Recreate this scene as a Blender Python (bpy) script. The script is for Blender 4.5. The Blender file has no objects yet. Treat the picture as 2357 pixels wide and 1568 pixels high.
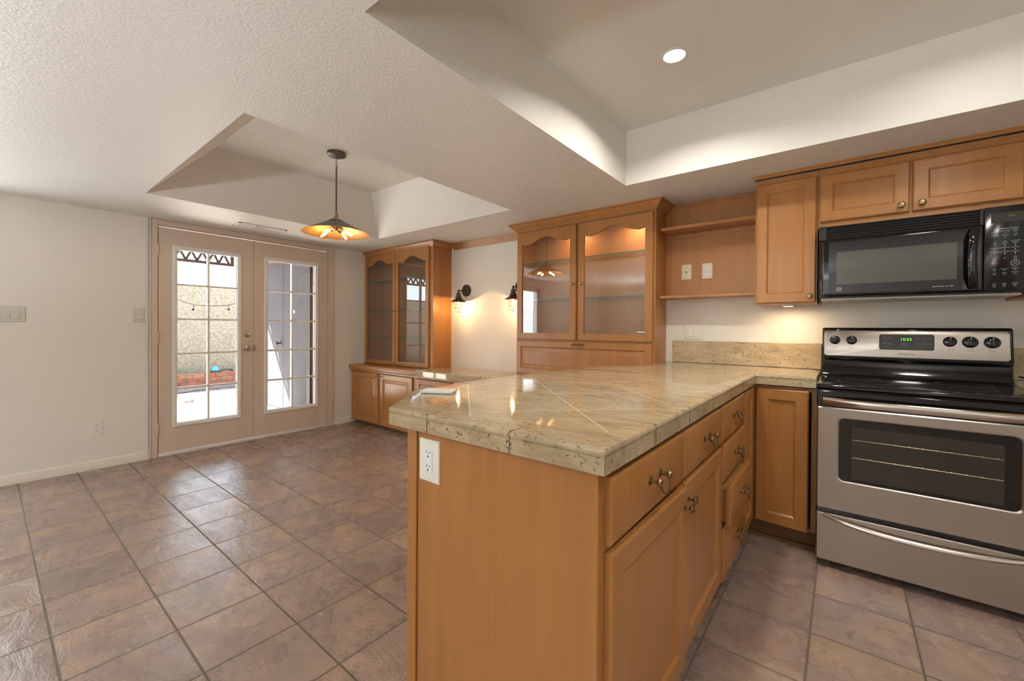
import bpy, bmesh, math, random
from mathutils import Vector, Matrix
random.seed(7)
PI = math.pi
SC = bpy.context.scene
COL = SC.collection

# ------------------------------------------------------------------ camera
H = 1.18
yaw, pitch, roll = .669166, -.006632, .0064704
F = Vector((-math.sin(yaw)*math.cos(pitch), math.cos(yaw)*math.cos(pitch), math.sin(pitch)))
Rr = Vector((math.cos(yaw), math.sin(yaw), 0)); U = Rr.cross(F)
c_, s_ = math.cos(roll), math.sin(roll)
Rv = c_*Rr + s_*U; Uv = -s_*Rr + c_*U
cam = bpy.data.cameras.new('camera'); camo = bpy.data.objects.new('camera', cam); COL.objects.link(camo)
camo.matrix_world = Matrix(((Rv.x, Uv.x, -F.x, 0), (Rv.y, Uv.y, -F.y, 0), (Rv.z, Uv.z, -F.z, H), (0, 0, 0, 1)))
cam.sensor_width = 36; cam.lens = 962.53/2357*36
cam.shift_y = -21.8/2357
cam.clip_start = .02; cam.clip_end = 200
SC.camera = camo

# ------------------------------------------------------------------ world, sun, lamps, exposure
world = bpy.data.worlds.new('world'); SC.world = world; world.use_nodes = True
wb = world.node_tree.nodes['Background']
wb.inputs['Color'].default_value = (.70, .85, 1.0, 1); wb.inputs['Strength'].default_value = 6.0
SC.view_settings.view_transform = 'Standard'; SC.view_settings.look = 'None'
SC.view_settings.gamma = 1; SC.view_settings.use_curve_mapping = False
SC.view_settings.exposure = 0.2
sun = bpy.data.lights.new('sun', 'SUN'); sun.energy = 75; sun.angle = .009; sun.color = (1, .95, .87)
suno = bpy.data.objects.new('sun', sun); COL.objects.link(suno)
suno.rotation_euler = Vector((.70, .35, -1)).to_track_quat('-Z', 'Y').to_euler(); suno.location = (-8, -3, 8)

def area(name, loc, size, energy, color, spread=PI, rot=(0, 0, 0), shape='DISK'):
    l = bpy.data.lights.new(name, 'AREA'); l.shape = shape; l.size = size; l.energy = energy; l.color = color; l.spread = spread
    o = bpy.data.objects.new(name, l); COL.objects.link(o); o.location = loc; o.rotation_euler = rot; return o
def point(name, loc, r, energy, color):
    l = bpy.data.lights.new(name, 'POINT'); l.shadow_soft_size = r; l.energy = energy; l.color = color
    o = bpy.data.objects.new(name, l); COL.objects.link(o); o.location = loc; return o
WARMW = (1.0, .94, .85)
# kitchen ceiling lamp in view, then two added unseen fill lamps
area('kitchen_lamp_and_fill', (-.643, 2.05, 2.478), .09, 11, WARMW, 2.6)
area('kitchen_lamp_and_fill', (.55, 1.15, 2.478), .16, 9, WARMW, 2.8)
area('kitchen_lamp_and_fill', (.45, 2.1, 2.478), .16, 4.5, WARMW, 2.8)
# added unseen fill uplights behind the camera; area lamp boosting daylight at patio slider
for lx, ly, le in ((-1.0, -2.0, 82), (1.5, -1.3, 18), (-3.0, -1.9, 22)):
    area('added_fill_uplight', (lx, ly, 1.12), .4, le, (.94, .975, 1), rot=(PI, 0, 0))
o = area('slider_daylight', (-4.93, -.48, 1.02), 1.85, 20, (.80, .91, 1), rot=(0, -PI/2, 0), shape='RECTANGLE'); o.data.size_y = .60

# ------------------------------------------------------------------ materials
def mat(name, color=(.8, .8, .8), rough=.5, metal=0.0, spec=.5, coat=0.0, emis=None, estr=0):
    m = bpy.data.materials.new(name); m.use_nodes = True
    b = m.node_tree.nodes['Principled BSDF']
    b.inputs['Base Color'].default_value = (*color, 1); b.inputs['Roughness'].default_value = rough
    b.inputs['Metallic'].default_value = metal; b.inputs['Specular IOR Level'].default_value = spec
    b.inputs['Coat Weight'].default_value = coat
    if emis: b.inputs['Emission Color'].default_value = (*emis, 1); b.inputs['Emission Strength'].default_value = estr
    return m
class NT:
    def __init__(s, m): s.m = m; s.t = m.node_tree; s.b = s.t.nodes['Principled BSDF']
    def n(s, typ, **kw):
        x = s.t.nodes.new(typ)
        for k, v in kw.items():
            if k in x.inputs: x.inputs[k].default_value = v
            else: setattr(x, k, v)
        return x
    def l(s, a, b): s.t.links.new(a, b)
    def pos(s, scale=(1, 1, 1), rot=(0, 0, 0), loc=(0, 0, 0)):
        g = s.n('ShaderNodeNewGeometry'); mp = s.n('ShaderNodeMapping')
        mp.inputs['Scale'].default_value = scale; mp.inputs['Rotation'].default_value = rot; mp.inputs['Location'].default_value = loc
        s.l(g.outputs['Position'], mp.inputs['Vector']); return mp.outputs['Vector']
    def noise(s, vec, scale, detail=4, rough=.5, dist=0):
        x = s.n('ShaderNodeTexNoise'); x.inputs['Scale'].default_value = scale; x.inputs['Detail'].default_value = detail
        x.inputs['Roughness'].default_value = rough; x.inputs['Distortion'].default_value = dist
        s.l(vec, x.inputs['Vector']); return x.outputs['Fac']
    def ramp(s, fac, stops):
        r = s.n('ShaderNodeValToRGB'); e = r.color_ramp.elements
        while len(e) > 2: e.remove(e[-1])
        for i, (p, c) in enumerate(stops):
            el = e[i] if i < 2 else e.new(p)
            el.position = p; el.color = (*c, 1)
        s.l(fac, r.inputs['Fac']); return r.outputs['Color']
    def mix(s, fac, a, b, mode='MIX'):
        x = s.n('ShaderNodeMix', data_type='RGBA', blend_type=mode)
        if isinstance(fac, (int, float)): x.inputs[0].default_value = fac
        else: s.l(fac, x.inputs[0])
        for k, v in ((6, a), (7, b)):
            if isinstance(v, tuple): x.inputs[k].default_value = (*v, 1)
            else: s.l(v, x.inputs[k])
        return x.outputs[2]
    def bump(s, h, strength=.2, dist=.01):
        x = s.n('ShaderNodeBump'); x.inputs['Strength'].default_value = strength; x.inputs['Distance'].default_value = dist
        s.l(h, x.inputs['Height']); s.l(x.outputs['Normal'], s.b.inputs['Normal']); return x

def plaster(name, col, scale, strength, rough=.6, spec=.3):
    m = mat(name, col, rough, spec=spec); t = NT(m); p = t.pos()
    t.bump(t.noise(p, scale, 3, .55), strength, .006); return m
WALL = plaster('wall_paint', (.80, .765, .705), 55, .12, .65)
CEIL = plaster('ceiling_texture', (.82, .81, .78), 85, .42, .45, .4)
TRAYM = plaster('tray_paint', (.83, .81, .76), 70, .25, .5, .4)
DOORP = mat('door_paint', (.66, .55, .46), .38, spec=.4)
BASEP = mat('baseboard_paint', (.78, .73, .66), .4)
PLATE = mat('plate_plastic', (.80, .78, .70), .35)
ALMOND = mat('almond_plastic', (.66, .59, .42), .35)
SWPLATE = mat('switch_plate_plastic', (.64, .625, .555), .35)
DARKHOLE = mat('socket_hole', (.02, .02, .02), .6)

def wood(name, c1, c2, c3, rough=.33, ax='z'):
    m = mat(name, c2, rough, spec=.45, coat=.25); m.node_tree.nodes['Principled BSDF'].inputs['Coat Roughness'].default_value = .22
    t = NT(m)
    sc = {'z': (1, 1, .10), 'x': (.08, 1, 1)}[ax]
    f = t.noise(t.pos(sc), 14, 6, .6, .6); g = t.noise(t.pos(), 1.7, 2, .5)
    fine = t.noise(t.pos({'z': (1, 1, .03), 'x': (.03, 1, 1)}[ax]), 170, 2, .5)
    a = t.ramp(f, [(.25, c1), (.55, c2), (.8, c3)])
    b = t.mix(.30, a, t.ramp(g, [(.3, c1), (.7, c3)]))
    d = t.mix(.06, b, t.ramp(fine, [(.35, (.25, .11, .03)), (.6, c3)]))
    t.l(d, t.b.inputs['Base Color']); return m
MAPLE = wood('maple_honey', (.33, .132, .031), (.41, .178, .048), (.48, .225, .070))
MAPLED = wood('maple_shadow_groove', (.20, .085, .025), (.24, .105, .035), (.28, .13, .05))
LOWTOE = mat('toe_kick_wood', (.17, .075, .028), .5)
BACKW = wood('maple_interior', (.40, .195, .065), (.47, .245, .09), (.53, .29, .12), .45)

def granite():
    m = mat('granite', (.6, .5, .35), .045, spec=.55); t = NT(m)
    sp = t.noise(t.pos((1, 3.4, 3.4), (0, 0, -.72)), 6.5, 8, .64, .8)
    base = t.ramp(sp, [(.28, (.25, .18, .105)), (.42, (.40, .305, .18)), (.56, (.52, .405, .25)), (.75, (.61, .505, .36))])
    cl = t.noise(t.pos(), 2.1, 4, .6)
    base = t.mix(.35, base, t.ramp(cl, [(.35, (.36, .285, .185)), (.65, (.60, .46, .27))]))
    spk = t.noise(t.pos((1, 1.7, 1.4), (0, 0, -.72)), 62, 5, .75)
    msk = t.noise(t.pos(), 6, 3, .5)
    k = t.n('ShaderNodeMath', operation='MULTIPLY'); 
    r1 = t.ramp(spk, [(.565, (0, 0, 0)), (.64, (1, 1, 1))]); r2 = t.ramp(msk, [(.34, (.1, .1, .1)), (.60, (1, 1, 1))])
    t.l(r1, k.inputs[0]); t.l(r2, k.inputs[1])
    c = t.mix(k.outputs[0], base, (.085, .070, .055))
    t.l(c, t.b.inputs['Base Color'])
    return m, t, c
GRAN, gt, gcol = granite()            # edges, backsplash
GRTOP, gt2, gcol2 = granite()         # diagonal tiled top
GRTOP.name = 'granite_tiled_top'
def joints(t, col, a0, b0, pitch):
    g = t.n('ShaderNodeNewGeometry'); sx = t.n('ShaderNodeSeparateXYZ'); t.l(g.outputs['Position'], sx.inputs[0])
    out = None
    for op, off in (('ADD', a0), ('SUBTRACT', b0)):
        a = t.n('ShaderNodeMath', operation=op)
        if op == 'ADD': t.l(sx.outputs['X'], a.inputs[0]); t.l(sx.outputs['Y'], a.inputs[1])
        else: t.l(sx.outputs['Y'], a.inputs[0]); t.l(sx.outputs['X'], a.inputs[1])
        s = t.n('ShaderNodeMath', operation='SUBTRACT'); t.l(a.outputs[0], s.inputs[0]); s.inputs[1].default_value = off
        p = t.n('ShaderNodeMath', operation='PINGPONG'); t.l(s.outputs[0], p.inputs[0]); p.inputs[1].default_value = pitch/2
        q = t.n('ShaderNodeMath', operation='LESS_THAN'); t.l(p.outputs[0], q.inputs[0]); q.inputs[1].default_value = .0026
        if out is None: out = q.outputs[0]
        else:
            mx = t.n('ShaderNodeMath', operation='MAXIMUM'); t.l(out, mx.inputs[0]); t.l(q.outputs[0], mx.inputs[1]); out = mx.outputs[0]
    c = t.mix(out, col, (.74, .64, .46)); t.l(c, t.b.inputs['Base Color'])
joints(gt2, gcol2, .03, 1.767, .463)

def floor_mat():
    m = mat('slate_floor_tile', (.3, .2, .15), .36, spec=1.0); t = NT(m)
    v = t.pos((1, 1, 1), (0, 0, 0), (.09+.3205*20, -.7725+.3075*20, 0))
    br = t.n('ShaderNodeTexBrick'); br.offset = 0; br.squash = 1; br.offset_frequency = 1
    for k, x in (('Scale', 1), ('Mortar Size', .0043), ('Mortar Smooth', .15), ('Bias', 0), ('Brick Width', .3205), ('Row Height', .3075)): br.inputs[k].default_value = x
    br.inputs['Color1'].default_value = (0, 0, 0, 1); br.inputs['Color2'].default_value = (1, 1, 1, 1); br.inputs['Mortar'].default_value = (.5, .5, .5, 1)
    t.l(v, br.inputs['Vector'])
    off = t.n('ShaderNodeVectorMath', operation='ADD'); sc = t.n('ShaderNodeVectorMath', operation='SCALE'); sc.inputs['Scale'].default_value = 7
    t.l(br.outputs['Color'], sc.inputs[0]); t.l(t.pos(), off.inputs[0]); t.l(sc.outputs[0], off.inputs[1])
    n1 = t.noise(off.outputs[0], 6.0, 9, .70, .6)
    st = t.n('ShaderNodeMapping'); st.inputs['Scale'].default_value = (1, 2.6, 1); st.inputs['Rotation'].default_value = (0, 0, .35); t.l(off.outputs[0], st.inputs['Vector'])
    n2 = t.noise(st.outputs[0], 11, 10, .72, .5); n3 = t.noise(off.outputs[0], 3.4, 4, .6, .3)
    n4 = t.noise(st.outputs[0], 3.2, 8, .66, 1.0)
    base = t.ramp(n1, [(.28, (.205, .150, .128)), (.44, (.270, .196, .165)), (.56, (.318, .233, .190)), (.70, (.39, .295, .235)), (.85, (.47, .385, .31))])
    och = t.ramp(n3, [(.36, (.21, .165, .145)), (.52, (.29, .195, .155)), (.66, (.46, .31, .165))])
    c = t.mix(.45, base, och)
    w = t.ramp(n2, [(.54, (0, 0, 0)), (.72, (1, 1, 1))]); bw = t.n('ShaderNodeRGBToBW'); t.l(w, bw.inputs[0])
    wf = t.n('ShaderNodeMath', operation='MULTIPLY'); t.l(bw.outputs[0], wf.inputs[0]); wf.inputs[1].default_value = .26
    c = t.mix(wf.outputs[0], c, (.44, .38, .32))
    dk = t.ramp(n2, [(.30, (1, 1, 1)), (.40, (0, 0, 0))]); bd = t.n('ShaderNodeRGBToBW'); t.l(dk, bd.inputs[0])
    df = t.n('ShaderNodeMath', operation='MULTIPLY'); t.l(bd.outputs[0], df.inputs[0]); df.inputs[1].default_value = .28
    c = t.mix(df.outputs[0], c, (.09, .065, .06))
    tb = t.n('ShaderNodeMath', operation='MULTIPLY_ADD'); t.l(br.outputs['Color'], tb.inputs[0]); tb.inputs[1].default_value = .14; tb.inputs[2].default_value = .92
    hsv = t.n('ShaderNodeHueSaturation'); t.l(tb.outputs[0], hsv.inputs['Value']); t.l(c, hsv.inputs['Color'])
    c = t.mix(br.outputs['Fac'], hsv.outputs[0], (.115, .085, .060))
    t.l(c, t.b.inputs['Base Color'])
    r = t.ramp(n1, [(.3, (.22, .22, .22)), (.7, (.34, .34, .34))]); rm = t.mix(br.outputs['Fac'], r, (.8, .8, .8)); t.l(rm, t.b.inputs['Roughness'])
    hh = t.n('ShaderNodeMath', operation='MULTIPLY_ADD'); t.l(br.outputs['Fac'], hh.inputs[0]); hh.inputs[1].default_value = -.6; t.l(n4, hh.inputs[2])
    t.bump(hh.outputs[0], .40, .012)
    return m
FLOOR = floor_mat()

def steel(name, rot):
    m = mat(name, (.47, .43, .39), .29, 1.0); m.node_tree.nodes['Principled BSDF'].inputs['Anisotropic'].default_value = .4
    return m
STEEL = steel('brushed_steel', (.02, 1, 1))
STEELP = mat('polished_steel', (.60, .55, .50), .16, 1.0)
BLACKG = mat('black_gloss_enamel', (.006, .006, .007), .07, spec=.6)
BLACKM = mat('black_plastic', (.012, .012, .013), .28)
MWPANEL = mat('microwave_panel', (.010, .010, .011), .18)
GLASSG = mat('microwave_window_grey', (.075, .075, .060), .10, spec=.5)
OVENG = mat('oven_window', (.035, .030, .024), .06, spec=.6)
RACKM = mat('oven_rack_wire', (.55, .45, .28), .3, .9)
DISPL = mat('dark_display', (.03, .03, .03), .3)
LCDM = mat('green_led', (.1, .5, .05), .5, emis=(.25, 1.0, .08), estr=1.1)
LCDD = mat('dim_lcd', (.014, .015, .008), .35)
TXTW = mat('label_white', (.55, .55, .52), .5)
TXTD = mat('label_dark', (.05, .045, .04), .5)
TXTB = mat('label_blue', (.05, .35, .45), .5)
TXTR = mat('label_red', (.35, .03, .04), .5)
BRASS = mat('antique_brass', (.32, .23, .12), .28, 1.0)
BRASSB = mat('aged_brass', (.42, .31, .18), .35, 1.0)
BRONZE = mat('dark_bronze', (.075, .055, .042), .42, .6)
PENDM = mat('pendant_grey_metal', (.16, .145, .135), .38, .6)
COPPER = mat('shade_inside_copper', (.62, .34, .12), .35, .6)
NICKEL = mat('satin_nickel', (.55, .50, .44), .28, 1.0)
CHROME = mat('mirror_chrome', (.7, .7, .7), .1, 1.0)
GREENG = mat('glass_edge_green', (.05, .20, .17), .08, spec=.6)
BULBE = mat('lit_filament', (1, .8, .5), .5, emis=(1, .72, .36), estr=26)
BULBS = mat('lit_filament_bright', (1, .85, .6), .5, emis=(1, .76, .42), estr=30)
LAMPE = mat('lit_lamp_lens', (1, 1, 1), .5, emis=(1, .96, .88), estr=6)
WHITEP = mat('white_trim', (.8, .79, .76), .4)
VENTD = mat('vent_dark', (.22, .20, .18), .6)
CARDM = mat('white_box_plastic', (.74, .73, .70), .4)
CORDM = mat('black_cord', (.012, .012, .012), .25)
HOSEM = mat('grey_hose', (.12, .12, .11), .5)
BROWNP = mat('brown_painted_wood', (.055, .030, .028), .6)
ROOFM = mat('patio_roof_metal', (.30, .28, .26), .5)
STORD = mat('storage_door_paint', (.075, .076, .088), .7, spec=.12)
LEAF = mat('leaf_green', (.12, .28, .06), .5)
PALM = mat('palm_green', (.08, .22, .09), .5)
TRUNK = mat('palm_bark', (.16, .10, .06), .8)
BLUEP = mat('blue_plastic', (.03, .25, .70), .3)
def glassm(name, tint=(1, 1, 1), ior=1.5):
    m = bpy.data.materials.new(name); m.use_nodes = True; t = m.node_tree; t.nodes.clear()
    o = t.nodes.new('ShaderNodeOutputMaterial'); mx = t.nodes.new('ShaderNodeMixShader'); tr = t.nodes.new('ShaderNodeBsdfTransparent')
    gl = t.nodes.new('ShaderNodeBsdfGlossy'); fr = t.nodes.new('ShaderNodeFresnel'); fr.inputs['IOR'].default_value = ior
    tr.inputs[0].default_value = (*tint, 1)
    gm = t.nodes.new('ShaderNodeNewGeometry'); ma = t.nodes.new('ShaderNodeMath'); ma.operation = 'MULTIPLY_ADD'
    ma.inputs[1].default_value = 1/ior-ior; ma.inputs[2].default_value = ior
    t.links.new(gm.outputs['Backfacing'], ma.inputs[0]); t.links.new(ma.outputs[0], fr.inputs['IOR'])
    gl.inputs['Roughness'].default_value = 0.0
    t.links.new(fr.outputs[0], mx.inputs[0]); t.links.new(tr.outputs[0], mx.inputs[1]); t.links.new(gl.outputs[0], mx.inputs[2]); t.links.new(mx.outputs[0], o.inputs[0])
    return m
GLASS = glassm('clear_glass'); HGLASS = glassm('cabinet_glass', (.97, .97, .97), 1.9); SHELFG = glassm('shelf_glass', (.86, .93, .90))
BULBG = glassm('bulb_glass', (1, .93, .8))
def patio_mat():
    m = mat('patio_concrete', (.5, .45, .40), .8); t = NT(m)
    t.l(t.ramp(t.noise(t.pos(), 5, 6, .6), [(.3, (.42, .38, .34)), (.7, (.55, .51, .46))]), t.b.inputs['Base Color']); return m
PATIO = patio_mat()
def stucco(name, a, b):
    m = mat(name, a, .9); t = NT(m); n = t.noise(t.pos(), 24, 10, .85)
    t.l(t.ramp(n, [(.35, a), (.65, b)]), t.b.inputs['Base Color']); t.bump(n, .7, .03); return m
STUCCO = stucco('cream_stucco', (.085, .070, .050), (.36, .315, .235))
STUCG = stucco('grey_stucco', (.07, .062, .055), (.20, .18, .16))
def brick():
    m = mat('old_brick', (.3, .1, .06), .85); t = NT(m)
    g = t.n('ShaderNodeNewGeometry'); s = t.n('ShaderNodeSeparateXYZ'); c = t.n('ShaderNodeCombineXYZ')
    t.l(g.outputs['Position'], s.inputs[0]); t.l(s.outputs['Y'], c.inputs['X']); t.l(s.outputs['Z'], c.inputs['Y'])
    b = t.n('ShaderNodeTexBrick')
    for k, x in (('Scale', 1), ('Mortar Size', .006), ('Brick Width', .21), ('Row Height', .078), ('Bias', -.1)): b.inputs[k].default_value = x
    b.inputs['Color1'].default_value = (.24, .045, .028, 1); b.inputs['Color2'].default_value = (.30, .19, .095, 1); b.inputs['Mortar'].default_value = (.09, .06, .045, 1)
    t.l(c.outputs[0], b.inputs['Vector']); n = t.noise(t.pos(), 9, 3)
    t.l(t.mix(.35, b.outputs['Color'], t.ramp(n, [(.35, (.07, .03, .025)), (.65, (.36, .14, .09))])), t.b.inputs['Base Color']); return m
BRICK = brick()

# ------------------------------------------------------------------ mesh helpers
I4 = Matrix.Identity(4)
class MB:
    def __init__(s, T=I4): s.v = []; s.f = []; s.m = []; s.T = T; s.mi = 0
    def add(s, vs, fs):
        n = len(s.v); s.v += [s.T @ Vector(v) for v in vs]
        for f in fs: s.f.append([n+i for i in f]); s.m.append(s.mi)
    def box(s, x0, x1, y0, y1, z0, z1):
        s.add([(x0,y0,z0),(x1,y0,z0),(x1,y1,z0),(x0,y1,z0),(x0,y0,z1),(x1,y0,z1),(x1,y1,z1),(x0,y1,z1)],
              [(0,3,2,1),(4,5,6,7),(0,1,5,4),(1,2,6,5),(2,3,7,6),(3,0,4,7)]); return s
    def loft(s, rings, cap0=True, cap1=True, closed=True):
        n = len(rings[0]); vs = [p for r in rings for p in r]; fs = []
        for i in range(len(rings)-1):
            for j in range(n if closed else n-1):
                k = (j+1) % n; fs.append((i*n+j, i*n+k, (i+1)*n+k, (i+1)*n+j))
        if cap0: fs.append(tuple(range(n))[::-1])
        if cap1: fs.append(tuple((len(rings)-1)*n+j for j in range(n)))
        s.add(vs, fs); return s
    def tube(s, pts, r, seg=8, cap=True):
        P = [Vector(p) for p in pts]; rs = r if isinstance(r, (list, tuple)) else [r]*len(P); rings = []; up = None
        for i, p in enumerate(P):
            d = (P[min(i+1, len(P)-1)] - P[max(i-1, 0)]).normalized()
            if up is None: up = Vector((0, 0, 1)) if abs(d.z) < .9 else Vector((1, 0, 0))
            a = d.cross(up).normalized(); b = a.cross(d).normalized(); up = b
            rings.append([p + rs[i]*(math.cos(2*PI*k/seg)*a + math.sin(2*PI*k/seg)*b) for k in range(seg)])
        return s.loft(rings, cap, cap)
    def lathe(s, prof, c=(0, 0, 0), axis='z', seg=24, cap0=True, cap1=True):
        rings = []
        for r, h in prof:
            ring = []
            for k in range(seg):
                a = 2*PI*k/seg; x, y = r*math.cos(a), r*math.sin(a)
                p = {'z': (x, y, h), 'y': (x, h, y), 'x': (h, x, y)}[axis]
                ring.append((c[0]+p[0], c[1]+p[1], c[2]+p[2]))
            rings.append(ring)
        return s.loft(rings, cap0, cap1)
    def prism(s, poly, z0, z1):           # polygon in xy extruded in z
        return s.loft([[(x, y, z0) for x, y in poly], [(x, y, z1) for x, y in poly]])
    def prism_y(s, poly, y0, y1):         # polygon in xz extruded in y
        return s.loft([[(x, y0, z) for x, z in poly], [(x, y1, z) for x, z in poly]])
    def sweep(s, prof, path, closed=False):  # profile of (out, z) swept along xy path with mitred corners; out = right-hand side
        n = len(path); rings = []
        for i in range(n):
            p = Vector(path[i]); ds = []
            if i > 0: ds.append((p - Vector(path[i-1])).normalized())
            if i < n-1: ds.append((Vector(path[i+1]) - p).normalized())
            nn = [Vector((d.y, -d.x)) for d in ds]
            m = nn[0] if len(nn) == 1 else (nn[0]+nn[1]).normalized()/max(.3, math.cos(nn[0].angle(nn[1])/2))
            rings.append([(p.x+m.x*o, p.y+m.y*o, z) for o, z in prof])
        return s.loft(rings)
    def build(s, name, m, parent=None, origin=None, bev=0, sharp=32, segs=2):
        o0 = Vector(origin) if origin else (Vector(parent['_o']) if parent and '_o' in parent else Vector((0, 0, 0)))
        me = bpy.data.meshes.new(name)
        me.from_pydata([tuple(v-o0) for v in s.v], [], s.f); me.update()
        bm = bmesh.new(); bm.from_mesh(me); bmesh.ops.recalc_face_normals(bm, faces=bm.faces); bm.to_mesh(me); bm.free()
        for x in (m if isinstance(m, (list, tuple)) else [m]): me.materials.append(x)
        for p, k in zip(me.polygons, s.m): p.material_index = k; p.use_smooth = True
        me.set_sharp_from_angle(angle=math.radians(sharp))
        o = bpy.data.objects.new(name, me); COL.objects.link(o)
        o['_o'] = tuple(o0)
        if parent is not None:
            o.parent = parent
            po = Vector(parent['_o']) if '_o' in parent else Vector((0, 0, 0))
            o.location = o0 - po
        else: o.location = o0
        if bev:
            b = o.modifiers.new('bevel', 'BEVEL'); b.width = bev; b.segments = segs; b.limit_method = 'ANGLE'; b.angle_limit = math.radians(40)
        return o
def tag(o, label, cat=None, group=None):
    o['label'] = label
    if cat: o['category'] = cat
    if group: o['group'] = group
    return o
def thing(name, label, cat, loc=(0, 0, 0), group=None, kind=None):
    o = bpy.data.objects.new(name, None); COL.objects.link(o); o.location = loc; o['_o'] = tuple(loc); o.empty_display_size = .1
    if kind: o['kind'] = kind
    if label: o['label'] = label
    if cat: o['category'] = cat
    if group: o['group'] = group
    return o
def struct(o, label=None):
    o['kind'] = 'structure'
    if label: o['label'] = label
    return o
def copytree(o, parent, delta, label=None):
    c = o.copy(); COL.objects.link(c)
    if parent is not None: c.parent = parent
    else: c.location = o.location + Vector(delta); c['_o'] = tuple(c.location)
    if label: c['label'] = label
    for ch in [x for x in bpy.data.objects if x.parent == o]: copytree(ch, c, delta)
    return c
def text(name, s, m, parent, T, size, align='CENTER', ext=.0004):
    cu = bpy.data.curves.new(name, 'FONT'); cu.body = s; cu.size = size; cu.align_x = align; cu.align_y = 'CENTER'; cu.extrude = ext
    to = bpy.data.objects.new(name, cu); COL.objects.link(to)
    dg = bpy.context.evaluated_depsgraph_get(); dg.update()
    me = bpy.data.meshes.new_from_object(to.evaluated_get(dg)); bpy.data.objects.remove(to)
    o0 = Vector(parent['_o'])
    # text lies in xy -> stand up in xz, facing -Y
    me.transform(Matrix.Translation(-o0) @ T @ Matrix.Rotation(PI/2, 4, 'X'))
    me.materials.clear(); me.materials.append(m)
    o = bpy.data.objects.new(name, me); COL.objects.link(o); o.parent = parent; o['_o'] = tuple(o0); return o
def textmb(items):                       # several short texts joined into one mesh
    vs = []; fs = []
    for s, x, y, z, size in items:
        cu = bpy.data.curves.new('t', 'FONT'); cu.body = s; cu.size = size; cu.align_x = 'CENTER'; cu.align_y = 'CENTER'; cu.extrude = .0003
        cu.resolution_u = 2
        to = bpy.data.objects.new('t', cu); COL.objects.link(to); dg = bpy.context.evaluated_depsgraph_get(); dg.update()
        me = bpy.data.meshes.new_from_object(to.evaluated_get(dg)); bpy.data.objects.remove(to)
        n = len(vs); vs += [(v.co.x+x, y-v.co.z, v.co.y+z) for v in me.vertices]; fs += [[n+i for i in p.vertices] for p in me.polygons]
        bpy.data.meshes.remove(me)
    mb = MB(); mb.add(vs, fs); return mb
def TR(x, y, z, rz=0): return Matrix.Translation((x, y, z)) @ Matrix.Rotation(rz, 4, 'Z')
def rect(w, h, i, y): return [(i, y, i), (w-i, y, i), (w-i, y, h-i), (i, y, h-i)]

# cabinet fronts in local coordinates: width +x, height +z, face at y=0 looking to -Y, back at y=.019
def slab_front(T, w, h):
    return MB(T).loft([rect(w, h, 0, .019), rect(w, h, 0, .007), rect(w, h, .004, .003), rect(w, h, .010, 0)])
def panel_door(T, w, h, fr=.058, style='shaker'):
    m = MB(T)
    r = [rect(w, h, 0, .019), rect(w, h, 0, .006), rect(w, h, .006, 0), rect(w, h, fr, 0), rect(w, h, fr+.006, .004), rect(w, h, fr+.009, .010)]
    if style == 'raised': r += [rect(w, h, fr+.016, .010), rect(w, h, fr+.040, .002), rect(w, h, fr+.045, .002)]
    return m.loft(r)
def add_knob(parent, T, x, z, r=.015):
    MB(T @ Matrix.Translation((x, 0, z))).lathe([(.008, 0), (.008, -.003), (.0045, -.006), (.0045, -.014), (.010, -.019), (r, -.022), (r, -.025), (r*.7, -.029), (.004, -.030)], axis='y', seg=16).build('knob', BRASS, parent)
def add_bail(parent, T, x, z, half=.038):
    m = MB(T @ Matrix.Translation((x, 0, z)))
    for s in (-1, 1):
        c = (s*half, 0, 0)
        m.lathe([(.011, 0), (.011, -.003), (.005, -.005), (.0045, -.018), (.009, -.021), (.011, -.026), (.008, -.031), (.002, -.033)], c, 'y', 12)
    pts = [(half*math.cos(a), -.027-.004*math.sin(-a)*0 - .006*math.sin(a), -.036*math.sin(a)) for a in [PI*k/14 for k in range(15)]]
    m.tube(pts, .0028, 6)
    m.build('pull', BRASS, parent)
def arch_loop(x0, x1, z0, zs, rise, n=24, y=0):
    pts = [(x0, y, z0), (x1, y, z0), (x1, y, zs)]
    for k in range(1, n):
        s = 1-k/n; u = abs(s-.5)
        g = .5*(1+math.cos(PI*min(1, u/.36))); 
        pts.append((x0+(x1-x0)*s, y, zs+rise*g-(.006 if .36 < u < .45 else 0)))
    pts.append((x0, y, zs)); return pts
def glass_door(T, w, h, parent, kx, kz, st=.058, topr=.085, rise=.048):
    n = 24; x0, x1, z0, zs = st, w-st, st, h-topr-rise
    inn = arch_loop(x0, x1, z0, zs, rise, n)
    out = [(0, 0, 0), (w, 0, 0), (w, 0, h)] + [(w*(1-k/n), 0, h) for k in range(1, n)] + [(0, 0, h)]
    def at(L, y, cx=0): return [(p[0], y, p[2]) for p in L]
    oc = [(min(max(p[0], .005), w-.005), 0, min(max(p[2], .005), h-.005)) for p in out]
    m = MB(T); m.loft([at(out, .019), at(out, .006), at(oc, 0), at(inn, 0), at(inn, .012), at(inn, .019), at(out, .019)], False, False)
    d = m.build('door', MAPLE, parent)
    g = MB(T); g.loft([at(inn, .011), at(inn, .014)]); g.build('glass_pane', HGLASS, d)
    add_knob(d, T, kx, kz, .013)
    return d

# ================================================================== ROOM
XW, YB, ZC = -4.813, 3.32, 2.135      # door wall, cabinet wall, ceiling
XR, YF = 2.3, -3.4                    # right wall, wall behind the camera
ZT = 2.49
fl = MB(); fl.box(XW-.15, XR, YF, YB, -.08, 0); struct(fl.build('floor', FLOOR))
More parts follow.
